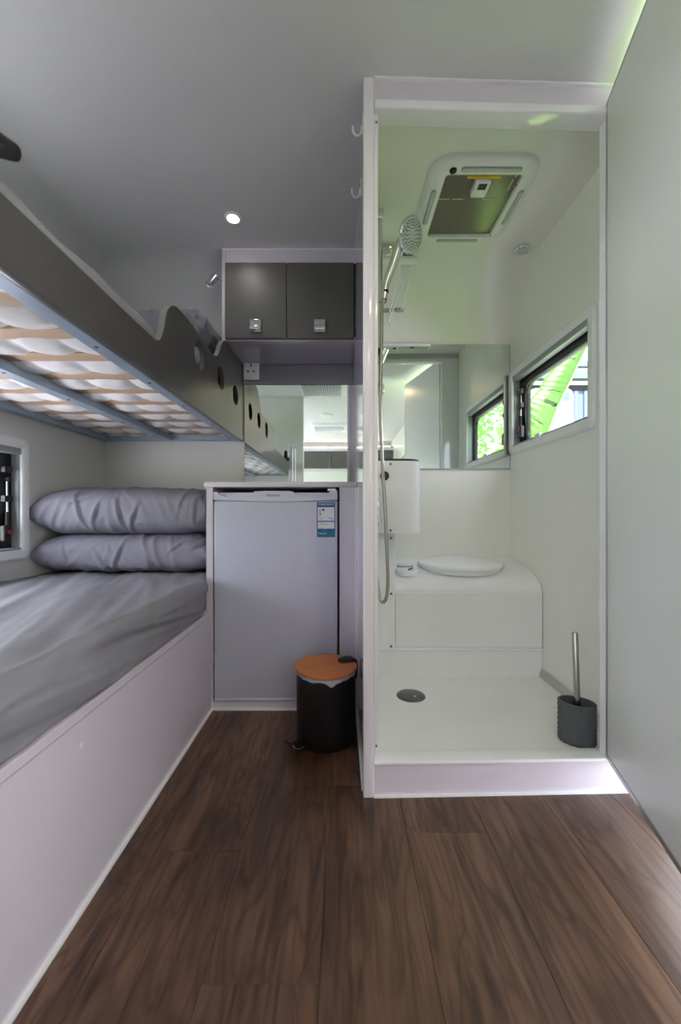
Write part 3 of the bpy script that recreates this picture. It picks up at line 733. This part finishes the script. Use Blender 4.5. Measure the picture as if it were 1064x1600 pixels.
# ================================================================ PEDAL BIN
bc = Vector((-.05, 1.388, 0)); br = .1025
pb = thing('pedal_bin', tuple(bc), 'black pedal bin with round bamboo lid', 'waste bin')
obj('body', lathe([(.0001, .001), (br - .012, .001), (br - .004, .005), (br, .012), (br, .232), (br - .004, .236), (br - .004, .225), (.0001, .225)], bc, 56), 'black_paint', pb, smooth=40)
ldm = obj('lid', lathe([(.0001, .242), (br + .003, .242), (br + .005, .246), (br + .004, .252), (.0001, .2535)], bc, 56), 'bamboo', pb, smooth=40)
bm = bmesh.new(); rows = []
n = 120
for lvl in range(5):
    row = []
    for k in range(n):
        a = 2 * PI * k / n
        drop = .007 + .006 * (noise.noise(Vector((math.cos(a) * 4, math.sin(a) * 4, 1))) + .4) + .014 * ridge(((a - R(283) + PI) % (2 * PI)) - PI, .16)
        rr = br + .0015 + .0018 * noise.noise(Vector((math.cos(a) * 9, math.sin(a) * 9, lvl * .7)))
        row.append((bc.x + rr * math.cos(a), bc.y + rr * math.sin(a), .241 - drop * lvl / 4))
    rows.append(row)
V = faces_grid(bm, rows, close_v=True)
rows2 = [[(bc.x + (br - .006) * math.cos(2 * PI * k / n), bc.y + (br - .006) * math.sin(2 * PI * k / n), .241) for k in range(n)]]
v2 = [bm.verts.new(p) for p in rows2[0]]
for k in range(n): bm.faces.new((V[0][k], V[0][(k + 1) % n], v2[(k + 1) % n], v2[k]))
obj('bin_liner', bm, 'bag', pb, smooth=True)
ha = R(28); hd = Vector((math.cos(ha), math.sin(ha), 0)); hs = Vector((-hd.y, hd.x, 0))
bm = bmesh.new(); rows = []
for r_, z, wd, th in ((br - .052, .2535, .012, .002), (br - .046, .258, .020, .007), (br - .02, .260, .023, .009), (br - .002, .259, .022, .010), (br + .009, .252, .020, .011), (br + .012, .23, .019, .012), (br + .010, .19, .018, .010)):
    p = bc + hd * r_
    nrm = Vector((0, 0, 1)) if z > .255 or r_ < br - .03 else hd
    if r_ >= br + .009: nrm = (hd + Vector((0, 0, .3 if z > .24 else 0))).normalized()
    c = Vector((p.x, p.y, z))
    rows.append([c + hs * wd * math.cos(2 * PI * k / 12) * (.78 if r_ < br - .05 else 1) + nrm * th * math.sin(2 * PI * k / 12) * .6 for k in range(12)])
V = faces_grid(bm, rows, close_v=True); bm.faces.new(V[0]); bm.faces.new(V[-1])
obj('hinge_bracket', bm, 'black_plastic', pb, smooth=40)
# pedal, front left
pa = R(225); pd = Vector((math.cos(pa), math.sin(pa), 0)); ps = Vector((-pd.y, pd.x, 0))
bm = bmesh.new(); rows = []
for r_, z, wd in ((br - .03, .016, .018), (br + .015, .022, .024), (br + .042, .028, .026), (br + .054, .034, .025), (br + .060, .046, .021)):
    c = bc + pd * r_; c.z = z
    t_ = Vector((pd.x, pd.y, .3)).normalized(); nn_ = t_.cross(ps)
    rows.append([c + ps * wd + nn_ * .0022, c - ps * wd + nn_ * .0022, c - ps * wd - nn_ * .0022, c + ps * wd - nn_ * .0022])
V = faces_grid(bm, rows, close_v=True); bm.faces.new(V[0]); bm.faces.new(V[-1])
obj('pedal', bm, 'black_plastic', pb, smooth=30)
pe = []
for r_, z, wd in ((br + .012, .0245, .024), (br + .042, .0305, .026), (br + .055, .037, .025), (br + .061, .048, .021)):
    c = bc + pd * r_; pe.append(Vector((c.x, c.y, z)) + ps * wd)
obj('pedal_edge', tube(pe, .002, 8), 'chrome', pb)
obj('base_ring', lathe([(br - .02, 0), (br - .008, 0), (br - .006, .004), (br - .02, .004)], bc, 48), 'black_rubber', pb)

# ================================================================ SHOWER FITTINGS
# toilet bench
tb = thing('toilet_bench', (.5, 1.72, 0), 'white moulded toilet bench across the back of the shower', 'toilet bench')
prof = [(2.043, .552), (2.0, .548), (1.92, .536), (1.85, .524), (1.80, .510), (1.76, .494), (1.735, .478), (1.719, .458), (1.713, .436), (1.715, .43), (1.715, .20), (2.043, .20)]
BXL = PX1 + .001
bm = bmesh.new(); rows = []
for i in range(25):
    x = BXL + (XR - .002 - BXL) * i / 24; u = (x - .52) / .35
    rows.append([(x, y + (.012 * u * u if y < 1.9 and z > .43 else 0) * 0, z + (.008 * (1 - u * u) if .42 < z < .5 else 0)) for y, z in prof])
V = faces_grid(bm, rows, close_v=True); bm.faces.new(V[0]); bm.faces.new(V[-1])
obj('bench_top', bm, 'shower_white', tb, smooth=35)
obj('front_panel', B((.236, XR - .004, 1.709, 1.716, .206, .438), bev=.002), 'tray', tb)
obj('lower_ledge', B((PX1, XR - .002, 1.700, 1.725, .19, .2), bev=.003), 'shower_white', tb, smooth=50)
obj('kick_panel', B((PX1, XR - .002, 1.71, 1.74, .0, .19)), 'tray', tb)
# toilet lid (oval) and control plate
tl = thing('cassette_toilet', (.57, 1.86, .53), 'oval white toilet lid on the bench', 'toilet')
def oval(cx, cy, a, b, prof_, bm=None, n=56, tilt=0.08):
    bm = bm or bmesh.new(); rows = []
    for s, z in prof_:
        rows.append([(cx + a * s * math.cos(2 * PI * k / n), cy + b * s * math.sin(2 * PI * k / n), z + tilt * (b * s * math.sin(2 * PI * k / n))) for k in range(n)])
    V = faces_grid(bm, rows, close_v=True); bm.faces.new(V[0]); bm.faces.new(V[-1]); return bm
obj('seat_ring', oval(.563, 1.872, .19, .145, [(.93, .515), (.97, .530), (.97, .536), (.90, .537)]), 'plastic', tl, smooth=40)
obj('lid', oval(.563, 1.872, .198, .150, [(.95, .537), (1.0, .539), (1.0, .546), (.985, .552), (.93, .557), (.7, .562), (.35, .565), (.03, .566)]), 'shower_white', tl, smooth=35)
cp = thing('flush_control', (.285, 1.83, .53), 'white toilet flush control plate with blue marks', 'control panel')
obj('plate', oval(.300, 1.80, .052, .055, [(1.0, .508), (1.0, .523), (.9, .529), (.03, .531)], n=36, tilt=.12), 'shower_white', cp, smooth=35)
obj('flush_handle', oval(.297, 1.845, .036, .018, [(1.0, .535), (1.0, .545), (.8, .551), (.03, .552)], n=28, tilt=.2), 'shower_white', cp, smooth=35)
obj('handle_gap', oval(.297, 1.832, .038, .012, [(1.0, .531), (1.0, .537), (.03, .537)], n=28, tilt=.1), 'plastic_grey', cp)
for x, y in ((.318, 1.785), (.322, 1.80), (.306, 1.772)):
    obj('blue_mark', B((x - .004, x + .004, y - .002, y + .002, .525, .5335)), 'blue_ink', cp)
# plumbing cover on the left wall
pc = thing('pipe_cover', (.16, 1.66, .2), 'narrow white pipe cover with screws beside the toilet bench', 'pipe cover')
obj('cover', B((PX1, .230, 1.68, 1.707, .203, .693), bev=.003), 'shower_white', pc, smooth=50)
for z in (.675, .44, .208 + .01):
    obj('screw', lathe([(.0001, .002), (.005, .0015), (.0055, 0)], (.214, 1.68, z), 14, (0, -1, 0)), 'dark_steel', pc)
# folded wash basin, curved front
wb = thing('folding_basin', (.2, 1.62, .70), 'white folded wash basin with rounded front and dark top edge', 'wash basin')
pl = [(PX1, 1.56)] + [(.245 + .067 * math.sin(t), 1.66 - .10 * math.cos(t)) for t in [PI / 2 * k / 14 for k in range(15)]] + [(.312, 1.79), (PX1, 1.79)]
pl = [(PX1, 1.55), (.215, 1.551)] + [(.262 + .062 * math.sin(t), 1.632 - .08 * math.cos(t)) for t in [PI / 2 * k / 14 for k in range(15)]] + [(.324, 1.79), (PX1, 1.79)]
obj('shell', prism(pl, 'z', .703, .985, bev=.004), 'shower_white', wb, smooth=35)
obj('top_rim', prism([(x - .004 if x > .2 else x, y + .004) for x, y in pl], 'z', .985, .993), 'black_plastic', wb)
for z in (.972, .713):
    obj('screw', lathe([(.0001, .002), (.0045, .0015), (.005, 0)], (.195, 1.5505, z), 14, (0, -1, 0)), 'dark_steel', wb)
obj('release_knob', lathe([(.0001, .014), (.016, .012), (.018, 0)], (.172, 1.5505, .926), 20, (0, -1, 0)), 'black_plastic', wb, smooth=40)
# shower rail, hand shower and hose
RXs, RYs = .150, 1.50
sr = thing('shower_rail', (RXs, RYs, .9), 'chrome vertical shower riser rail behind the post', 'shower rail')
obj('rail', tube([(RXs, RYs, 1.25), (RXs, RYs, 1.91)], .009, 16), 'chrome', sr, smooth=40)
for z in (1.905, 1.25):
    obj('rail_bracket', B((PX1, RXs + .014, RYs - .012, RYs + .012, z - .02, z + .02), bev=.004), 'chrome', sr, smooth=50)
obj('slider', lathe([(.0001, -.03), (.016, -.03), (.018, -.01), (.018, .02), (.012, .03), (.0001, .03)], (RXs + .006, RYs - .012, 1.60), 20), 'chrome', sr, smooth=40)
hs_ = thing('hand_shower', (RXs, RYs - .03, 1.6), 'chrome hand shower with round perforated head', 'hand shower')
hc = px(641, 362, 1.43)
n_face = Vector((.62, -.60, -.38)).normalized()
ax1 = Vector((RXs + .012, RYs - .03, 1.57)); ax2 = Vector((RXs + .018, RYs - .034, 1.625))
nk = hc - n_face * .020 + Vector((-.022, .0, -.035))
obj('handle', tube(spline([ax1, ax2, ax2.lerp(nk, .5), nk, hc - n_face * .018], 8), [.011 + .007 * min(1, k / 24) for k in range(33)], 16), 'chrome', hs_, smooth=40)
obj('head', lathe([(.0001, -.030), (.022, -.028), (.045, -.014), (.058, -.002), (.060, .004), (.057, .008), (.053, .008), (.053, .006), (.0001, .006)], hc, 40, n_face), 'chrome', hs_, smooth=35)
obj('spray_plate', lathe([(.0001, .0085), (.049, .0080), (.053, .006)], hc, 40, n_face), 'lens', hs_, smooth=40)
Rm = Vector((0, 0, 1)).rotation_difference(n_face).to_matrix()
bm = bmesh.new()
for rr, n in ((.045, 22), (.037, 18), (.029, 14), (.02, 10)):
    for k in range(n):
        a = 2 * PI * k / n + rr * 60
        p = hc + Rm @ Vector((rr * math.cos(a), rr * math.sin(a), .008))
        lathe([(.0018, 0), (.0014, .003)], p, 6, n_face, bm=bm)
nz_ = obj('spray_nozzles', bm, 'black_rubber', hs_); nz_['kind'] = 'stuff'
obj('collar', lathe([(.0105, -.006), (.0125, -.004), (.0125, .004), (.0105, .006)], (ax1 + ax2) / 2, 16, ax2 - ax1), 'black_plastic', hs_, smooth=40)
hose_pts = [ax1 + Vector((0, 0, -.005)), px(597, 470, 1.475), px(596, 530, 1.47), px(594.5, 600, 1.46), px(595, 660, 1.45), px(598, 730, 1.44), px(602, 800, 1.43), px(605, 870, 1.425), px(606, 910, 1.425), px(603, 931, 1.425), px(598, 936, 1.43), px(593, 928, 1.44), px(589, 900, 1.45), px(587, 850, 1.47), px(588, 800, 1.49), px(590, 760, 1.53)]
hose = tag(obj('shower_hose', tube(spline(hose_pts, 10), .0062, 10), 'steel', None, smooth=True), 'ribbed metal shower hose hanging in a long loop', 'hose')
mxv = thing('shower_mixer', (PX1, 1.505, .83), 'small chrome shower mixer tap behind the post', 'tap')
obj('tap_body', lathe([(.0001, .04), (.018, .038), (.02, .0), (.026, 0)][::-1], (PX1, 1.505, .845), 20, (1, 0, 0)), 'chrome', mxv, smooth=40)
obj('tap_lever', tube([(PX1 + .035, 1.505, .85), (PX1 + .05, 1.48, .74)], [.006, .009], 12), 'chrome', mxv, smooth=40)
# small chrome clip high on the wall and shower head parking bracket
bk = thing('shower_bracket', (.15, 1.52, 1.36), 'black and chrome shower holder behind the post', 'bracket')
obj('holder', lathe([(.0001, -.03), (.014, -.028), (.018, .02), (.0001, .024)], (.158, 1.49, 1.375), 18, (.35, -.2, 1)), 'chrome', bk, smooth=40)
obj('holder_mount', B((PX1, .158, 1.488, 1.512, 1.355, 1.40), bev=.004), 'black_plastic', bk)
# folding drying rack
rk = thing('drying_rack', (.2, 1.8, 1.77), 'folding white drying rack with thin arms high in the shower', 'drying rack')
tl_, tr_ = px(588, 402, 1.70), px(652, 402, 1.70)
obj('front_bar', tube([tl_, tr_ - Vector((.006, 0, 0)), tr_], [.016, .016, .010], 14), 'plastic', rk, smooth=40)
bl_, br_ = px(585, 481, 1.93), px(630, 479, 1.93)
obj('rear_bar', tube([bl_, br_], .010, 12), 'plastic_grey', rk, smooth=40)
for (a, b, c, d) in ((645, 407, 627, 480), (633, 425, 612, 484), (620, 430, 609, 482)):
    obj('arm', tube([px(a, b, 1.71), px(c, d, 1.925)], .0042, 10), 'plastic', rk, smooth=40)
obj('arm_hook', tube(spline([px(612, 482, 1.92), px(607, 496, 1.92), px(609, 502, 1.92), px(613, 500, 1.92), px(616, 482, 1.92)], 6), .005, 10), 'plastic', rk, smooth=40)
obj('bar_mount', B((PX1, tl_.x + .002, 1.685, 1.715, tl_.z - .02, tl_.z + .02)), 'plastic', rk)
obj('rear_mount', B((PX1, bl_.x + .002, 1.915, 1.945, bl_.z - .015, bl_.z + .015)), 'plastic', rk)
obj('tension_knob', lathe([(.0001, -.012), (.02, -.01), (.022, .004), (.0001, .012)], px(637, 393, 1.705), 20, (0, -.3, 1)), 'plastic_grey', rk, smooth=40)
obj('pull_tab', prism([(px(626, 408, 1.72).x, px(626, 408, 1.72).z), (px(641, 406, 1.72).x, px(641, 406, 1.72).z), (px(634, 436, 1.72).x, px(634, 436, 1.72).z), (px(626, 438, 1.72).x, px(626, 438, 1.72).z)], 'y', 1.715, 1.722), 'plastic', rk)
# big shower mirror
sm = thing('shower_mirror', (.48, YS, 1.008), 'large mirror on the shower back wall beside the window', 'mirror')
obj('mirror_glass', B((PX1 + .01, XR - .004, YS - .006, YS - .0005, 1.0086, 1.643)), 'mirror', sm)
obj('bottom_strip', B((PX1 + .01, XR - .004, YS - .007, YS - .0005, 1.004, 1.0086)), 'alu', sm)
obj('side_strip', B((XR - .004, XR - .001, YS - .007, YS - .0005, 1.004, 1.645)), 'alu', sm)
obj('top_clip', B((.20, .46, YS - .014, YS - .004, 1.633, 1.647), bev=.003), 'plastic', sm)
# roof hatch
HX0, HX1, HY0, HY1 = .300, .672, 1.283, 1.682
rh = thing('roof_hatch', ((HX0 + HX1) / 2, 1.48, ZS - .03), 'white roof hatch with taupe blind and light strips in shower ceiling', 'roof hatch')
loops = []
for ins, z, rad in ((0, ZS, .075), (.002, ZS - .012, .073), (.012, ZS - .022, .065), (.04, ZS - .026, .05), (.056, ZS - .024, .012), (.058, ZS - .010, .010), (.058, ZS, .010)):
    loops.append([(a, b, z) for a, b in rrect(HX0 + ins, HX1 - ins, HY0 + ins * 1.05, HY1 - ins * .62, rad)])
obj('moulded_frame', ring(loops), 'plastic', rh, smooth=40)
obj('blind', B((HX0 + .054, HX1 - .054, HY0 + .058, HY1 - .04, ZS - .012, ZS - .006)), 'blind', rh)
hz = ZS - .0262
def pill(name, x0, x1, y0, y1):
    r = min(x1 - x0, y1 - y0) / 2 * .98
    a = rrect(x0, x1, y0, y1, r, 5); b = rrect(x0 + .003, x1 - .003, y0 + .003, y1 - .003, r - .003, 5)
    h = obj(name, prism(a, 'z', hz - .0005, hz + .002), 'plastic_grey', rh); obj('lens', prism(b, 'z', hz - .003, hz + .001), 'lens', h)
pill('light_strip', HX0 + .10, HX1 - .07, HY0 + .026, HY0 + .045)
pill('light_strip', HX0 + .10, HX1 - .10, HY1 - .027, HY1 - .010)
pill('light_strip', HX0 + .022, HX0 + .040, HY0 + .12, HY1 - .11)
pill('light_strip', HX1 - .040, HX1 - .022, HY0 + .12, HY1 - .11)
obj('button', lathe([(.0001, .006), (.0105, .005), (.0115, 0)], (HX0 + .074, HY0 + .038, hz), 24, (0, 0, -1)), 'black_plastic', rh, smooth=40)
obj('warning_strip', B((HX0 + .13, HX1 - .13, HY0 + .062, HY0 + .070, hz - .001, hz + .006)), 'yellow', rh)
lt = obj('latch', B(((HX0 + HX1) / 2 - .025, (HX0 + HX1) / 2 + .03, HY0 + .075, HY0 + .14, ZS - .04, ZS - .012), bev=.006), 'plastic', rh, smooth=50)
obj('latch_pad', B(((HX0 + HX1) / 2 - .012, (HX0 + HX1) / 2 + .016, HY0 + .077, HY0 + .10, ZS - .0415, ZS - .039)), 'black_plastic', lt)
for x, y in ((HX0 + .06, HY0 + .10), (HX1 - .06, HY0 + .10), (HX0 + .06, HY1 - .05), (HX1 - .06, HY1 - .05)):
    obj('screw', lathe([(.0001, .002), (.003, .001), (.003, 0)], (x, y, hz + .001), 10, (0, 0, -1)), 'dark_steel', rh)
for (xa, xb, ya, yb) in ((.36, .40, 1.458, 1.462), (.408, .45, 1.458, 1.462), (.52, .56, 1.456, 1.460), (.598, .602, 1.335, 1.365), (.594, .598, 1.372, 1.42)):  # thin pale bars standing in for pinkish reflected lines on the blind
    obj('reflection_bar', B((xa, xb, ya, yb, ZS - .0135, ZS - .0115)), 'reflection_bar', rh)
for k, (x, where) in enumerate(((.800, 'near the right wall of the shower'), (.196, 'behind the hand shower'))):
    cl = thing('ceiling_lamp', (x, 1.755, ZS), 'unlit round ceiling lamp ' + where, 'lamp', 'round shower ceiling lamps')
    # sits where the ceiling begins to curve
    zc = ZS - .3 + math.sqrt(max(.09 - max(0, 1.755 - 1.745) ** 2, 0))
    obj('rim', lathe([(.036, 0), (.036, .007), (.031, .011), (.028, .009)], (x, 1.755, zc), 32, (0, 0, -1)), 'chrome', cl, smooth=40)
    obj('diffuser', lathe([(.0001, .010), (.02, .0095), (.0285, .008)], (x, 1.755, zc), 32, (0, 0, -1)), 'lens', cl, smooth=40)
# toilet brush
tbx, tby = .727, 1.225
br_t = thing('toilet_brush', (tbx, tby, TZ), 'grey oval textured toilet brush holder with steel handle', 'toilet brush')
bm = bmesh.new(); rows = []; n = 72; H = .125
def hold(a, z, r): 
    q = Vector((r * math.cos(a) * .052, r * math.sin(a) * .038, 0)); q.rotate(Matrix.Rotation(R(-28), 3, 'Z')); return (tbx + q.x, tby + q.y, z)
for i in range(31):
    z = TZ + .001 + (H - .003) * i / 30; row = []
    for k in range(n):
        a = 2 * PI * k / n
        d1 = abs(((a * 16 / (2 * PI) + i * 8 / 30) % 1) - .5); d2 = abs(((a * 16 / (2 * PI) - i * 8 / 30) % 1) - .5)
        row.append(hold(a, z, 1 + .13 * min(d1, d2) - .03 + (-.06 if i == 0 else 0)))
    rows.append(row)
for z, r in ((TZ + H, .985), (TZ + H, .88), (TZ + H - .01, .86), (TZ + .02, .84)):
    rows.append([hold(2 * PI * k / n, z, r) for k in range(n)])
V = faces_grid(bm, rows, close_v=True); bm.faces.new(V[0]); bm.faces.new(V[-1])
obj('holder', bm, 'stone_grey', br_t, smooth=25)
obj('brush_handle', tube([(tbx + .004, tby, TZ + .03), (tbx - .003, tby + .004, .411), (tbx - .003, tby + .004, .413)], [.0088, .0088, .0075], 20), 'steel', br_t, smooth=40)
obj('brush_cap', lathe([(.0001, .012), (.022, .010), (.026, 0)], (tbx + .003, tby, TZ + .095), 24), 'black_plastic', br_t, smooth=40)

# ================================================================ CEILING LIGHTS AND THE ROOM BEHIND THE CAMERA
def downlight(x, y, z, label, m, watts, col, r=.036):
    t = thing('ceiling_downlight', (x, y, z), label, 'lamp', 'ceiling downlights')
    obj('rim', lathe([(r + .008, 0), (r + .008, .004), (r, .007), (r - .003, .004)], (x, y, z), 32, (0, 0, -1)), 'plastic', t, smooth=40)
    obj('lit_lens', lathe([(.0001, .005), (r - .003, .0045)], (x, y, z), 32, (0, 0, -1)), m, t)
    d = bpy.data.lights.new('downlight_beam', 'SPOT'); d.energy = watts; d.color = col; d.spot_size = R(150); d.spot_blend = .8; d.shadow_soft_size = .03
    o = bpy.data.objects.new('downlight_beam', d); C.objects.link(o); o.parent = t; o.location = (0, 0, -.012)
downlight(-.436, 1.615, ZC, 'small lit downlight in the ceiling above the upper bunk', 'led', 1.0, (1, .97, .93), .026)
for k, y in enumerate((.235, -.44, -1.1)):
    downlight(.34, y, ZC, ('nearest', 'middle', 'farthest')[k] + ' warm downlight in the row behind the viewer', 'led_warm', 3.0, (1, .86, .68), .03)
ac = thing('air_conditioner', (-.17, .33, ZC), 'slatted ceiling air conditioner seen in the end wall mirror', 'air conditioner')
obj('casing', B((-.40, .06, .13, .55, ZC - .012, ZC - .0005), bev=.004), 'plastic', ac)
for k in range(18):
    obj('louvre', B((-.36 + .021 * k, -.352 + .021 * k, .15, .50, ZC - .02, ZC - .0115)), 'plastic_grey', ac)
cv = thing('ceiling_vent', (-.17, -.69, ZC), 'round white ceiling vent seen in the mirror', 'vent')
obj('disc', lathe([(.075, 0), (.072, .02), (.06, .028), (.0001, .03)], (-.17, -.69, ZC), 32, (0, 0, -1)), 'plastic', cv, smooth=40)
h2 = thing('roof_hatch', (-.15, -1.4, ZC), 'white roof hatch over the living area seen in the mirror', 'roof hatch')
lo = [[(a, b, z) for a, b in rrect(-.42 + i, .12 - i, -1.68 + i, -1.14 - i, .05)] for i, z in ((0, ZC - .0005), (.004, ZC - .03), (.06, ZC - .035), (.07, ZC - .0005))]
obj('moulded_frame', ring(lo), 'plastic', h2, smooth=40); obj('blind', B((-.355, .055, -1.615, -1.205, ZC - .012, ZC - .006)), 'lens', h2)
oc2 = thing('overhead_cabinet', (-.2, YF + .2, 1.53), 'dark overhead cabinet at the living end seen in the mirror', 'cabinet')
obj('carcass', B((XL, XR, YF, YF + .33, 1.50, 1.86)), 'laminate', oc2)
for k in range(4):
    obj('door', B((XL + .01 + k * .525, XL + .525 + k * .525, YF + .33, YF + .346, 1.51, 1.80), bev=.002), 'dark_laminate', oc2)
ls = tag(obj('light_strip', B((XL + .05, XR - .05, YF + .30, YF + .32, 1.861, 1.873)), 'led_strip'), 'glowing strip on top of the living end cabinet', 'lamp')
kc = thing('kitchen_counter', (-.2, YF + .25, 0), 'white kitchen counter at the living end seen in the mirror', 'counter')
obj('cabinet', B((XL + .002, XR - .002, YF + .002, YF + .5, 0, .88)), 'laminate', kc); obj('top', B((XL + .002, XR - .002, YF + .002, YF + .53, .88, .91)), 'shower_white', kc)

# ================================================================ OUTSIDE
g = tag(obj('ground', B((-40, 40, -30, 40, -.62, -.6)), 'grass'), 'sunlit lawn around the caravan', 'lawn', kind='structure')
tag(obj('bounce_pad', B((-9, 1.5, -12, 9, -.6, -.57)), 'paving'), 'unseen pale concrete pad added to bounce light up to the ceiling', 'bounce_pad', kind='structure')  # added ground, pale so that sunlight bounces up through the openings
tag(obj('bounce_slab', B((3.2, 38, -28, 1.4, -.6, -.57)), 'paving'), 'unseen pale concrete slab added to bounce neutral light indoors', 'bounce_slab', kind='structure')  # added far ground, keeps the bounce on the bunk ceiling neutral
# banana leaf outside the shower window
LY = 2.95
def lp(a, b, d=LY): return px(a, b, d)
left = [(919, 527), (905, 535), (888, 547), (871, 559), (863, 573), (853, 585), (847, 596), (842, 604), (833, 614), (826, 623), (824, 638), (825, 655), (824, 680), (820, 710), (814, 740)]
rib = [(921, 526), (915, 541), (905, 561), (897, 578), (890, 593), (881, 611), (873, 629), (866, 646), (858, 668), (848, 690), (838, 715), (826, 745)]
ls_ = spline([lp(a, b) for a, b in left], 10); rs_ = spline([lp(a, b) for a, b in rib], 13)
def samp(L_, t):
    f = t * (len(L_) - 1); i = min(int(f), len(L_) - 2); return L_[i].lerp(L_[i + 1], f - i)
bn = thing('banana_plant', (.75 * LY * .6, LY, -.6), 'large bright green banana leaf with torn edge outside the shower window', 'plant')
tears = ((.17, .35, .95, .006), (.45, .2, .75, .004), (.555, .05, .55, .016), (.06, .2, .6, .004), (.72, .3, .75, .003))
bm = bmesh.new(); NT, NW = 150, 12
grid = []
for i in range(NT + 1):
    t = i / NT; a, b = samp(rs_, t), samp(ls_, max(0, min(1, t)))
    row = []
    for j in range(NW + 1):
        u = j / NW; p = a.lerp(b, u)
        p.y += -.05 * math.sin(PI * u * .8) + .002 * math.sin(t * 130) * u + .05 * u
        row.append(bm.verts.new(p))
    grid.append(row)
for i in range(NT):
    for j in range(NW):
        t, u = (i + .5) / NT, (j + .5) / NW
        if any(abs(t - tt_ - .03 * u) < wd and u0 < u < u1 for tt_, u0, u1, wd in tears): continue
        bm.faces.new((grid[i][j], grid[i + 1][j], grid[i + 1][j + 1], grid[i][j + 1]))
lf = obj('leaf_blade', bm, 'leaf', bn, smooth=True)
sd = lf.modifiers.new('thickness', 'SOLIDIFY'); sd.thickness = .002
bm = bmesh.new(); rows = []
for i in range(61):
    t = i / 60; a, b = samp(rs_, t), samp(ls_, t); wdt = (b - a).length
    rows.append([a + (b - a) * (.55 * u) + Vector((0, .10 + .16 * wdt, 0)) * u for u in (0, .25, .5, .75, 1)])
faces_grid(bm, rows)
lf2 = obj('leaf_half_behind', bm, 'leaf', bn, smooth=True); sd = lf2.modifiers.new('thickness', 'SOLIDIFY'); sd.thickness = .002
obj('midrib', tube(rs_[::4] + [rs_[-1]], [.003 + .009 * k / (len(rs_[::4])) for k in range(len(rs_[::4]) + 1)], 8), 'leaf_stalk', bn, smooth=True)
e0 = rs_[-1]
obj('stem', tube(spline([e0, e0 + Vector((-.08, .02, -.25)), e0 + Vector((-.14, .04, -.7)), Vector((e0.x - .16, e0.y + .05, -.6))], 8), [.014 + .03 * k / 24 for k in range(25)], 12), 'leaf_stalk', bn, smooth=True)
# shed with pergola beams
SY = 6.2
sh = thing('garden_shed', (3.2, SY, -.6), 'blue-grey ribbed shed with open roof beams beyond the banana leaf', 'shed')
def zz(yp, d=SY): return CAMZ + (795 - yp) / F * d
x_0, x_1 = 2.2, 5.6
obj('wall_panel', B((x_0, x_1, SY, SY + .1, -.6, zz(606))), 'shed_blue', sh)
for k in range(22):
    obj('rib', B((x_0 + .03 + k * .155, x_0 + .10 + k * .155, SY - .03, SY, -.6, zz(606)), bev=.012, seg=1), 'shed_blue', sh)
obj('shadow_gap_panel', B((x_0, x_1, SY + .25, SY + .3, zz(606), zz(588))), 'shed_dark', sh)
obj('fascia_beam', B((x_0 - .1, x_1, SY - .15, SY, zz(591), zz(578))), 'shed_blue', sh)
obj('top_beam', B((x_0 + .55, x_1, SY - .05, SY + .05, zz(569), zz(561))), 'shed_blue', sh)
for k in range(4):
    xk = x_0 + 1.0 + k * .6
    obj('brace', tube([(xk, SY, zz(578)), (xk + .42, SY, zz(566))], .035, 6), 'shed_blue', sh)
obj('end_post', B((x_0, x_0 + .1, SY - .05, SY + .05, zz(591), zz(575))), 'shed_blue', sh)
sg = thing('sign_board', (2.3, 4.9, -.6), 'white rounded board with teal rectangle beside the shed', 'sign')
d = 4.9
pl = [(p[0], p[1]) for p in rrect(px(826, 0, d).x, px(896, 0, d).x, -.6, zz(602, d), .09)]
obj('board', prism(pl, 'y', d, d + .05), 'sign_white', sg)
obj('teal_rectangle', B((px(876, 0, d).x, px(890, 0, d).x, d - .006, d, zz(622, d), zz(607, d))), 'teal', sg)
# shrubs seen reflected through the shower window
def shrub(x, y, r, h, seed, label, cnt):
    rnd = random.Random(seed); t = thing('shrub', (x, y, -.6), label, 'shrub', 'shrubs on the lawn')
    bm = bmesh.new()
    for k in range(cnt):
        v = Vector((rnd.gauss(0, 1), rnd.gauss(0, 1), rnd.gauss(0, 1))).normalized() * rnd.uniform(.55, 1)
        c = Vector((x + v.x * r, y + v.y * r, -.6 + h * .55 + v.z * h * .45)); s = rnd.uniform(.07, .14)
        a = Vector((rnd.gauss(0, 1), rnd.gauss(0, 1), rnd.gauss(0, 1))).normalized(); b = a.orthogonal().normalized()
        bm.faces.new([bm.verts.new(c + a * s), bm.verts.new(c + b * s * .4), bm.verts.new(c - a * s), bm.verts.new(c - b * s * .4)])
    o = obj('foliage', bm, 'foliage', t); o['kind'] = 'stuff'
    obj('trunk', tube([(x, y, -.6), (x + .05, y, -.6 + h * .6)], [.07, .04], 8), 'leaf_stalk', t)
shrub(3.9, -5.6, 1.0, 5.6, 3, 'tall leafy tree outside reflected in the shower mirror', 1600)
shrub(7.5, 1.6, 1.3, 2.4, 4, 'broad leafy shrub on the lawn outside the entrance', 900)
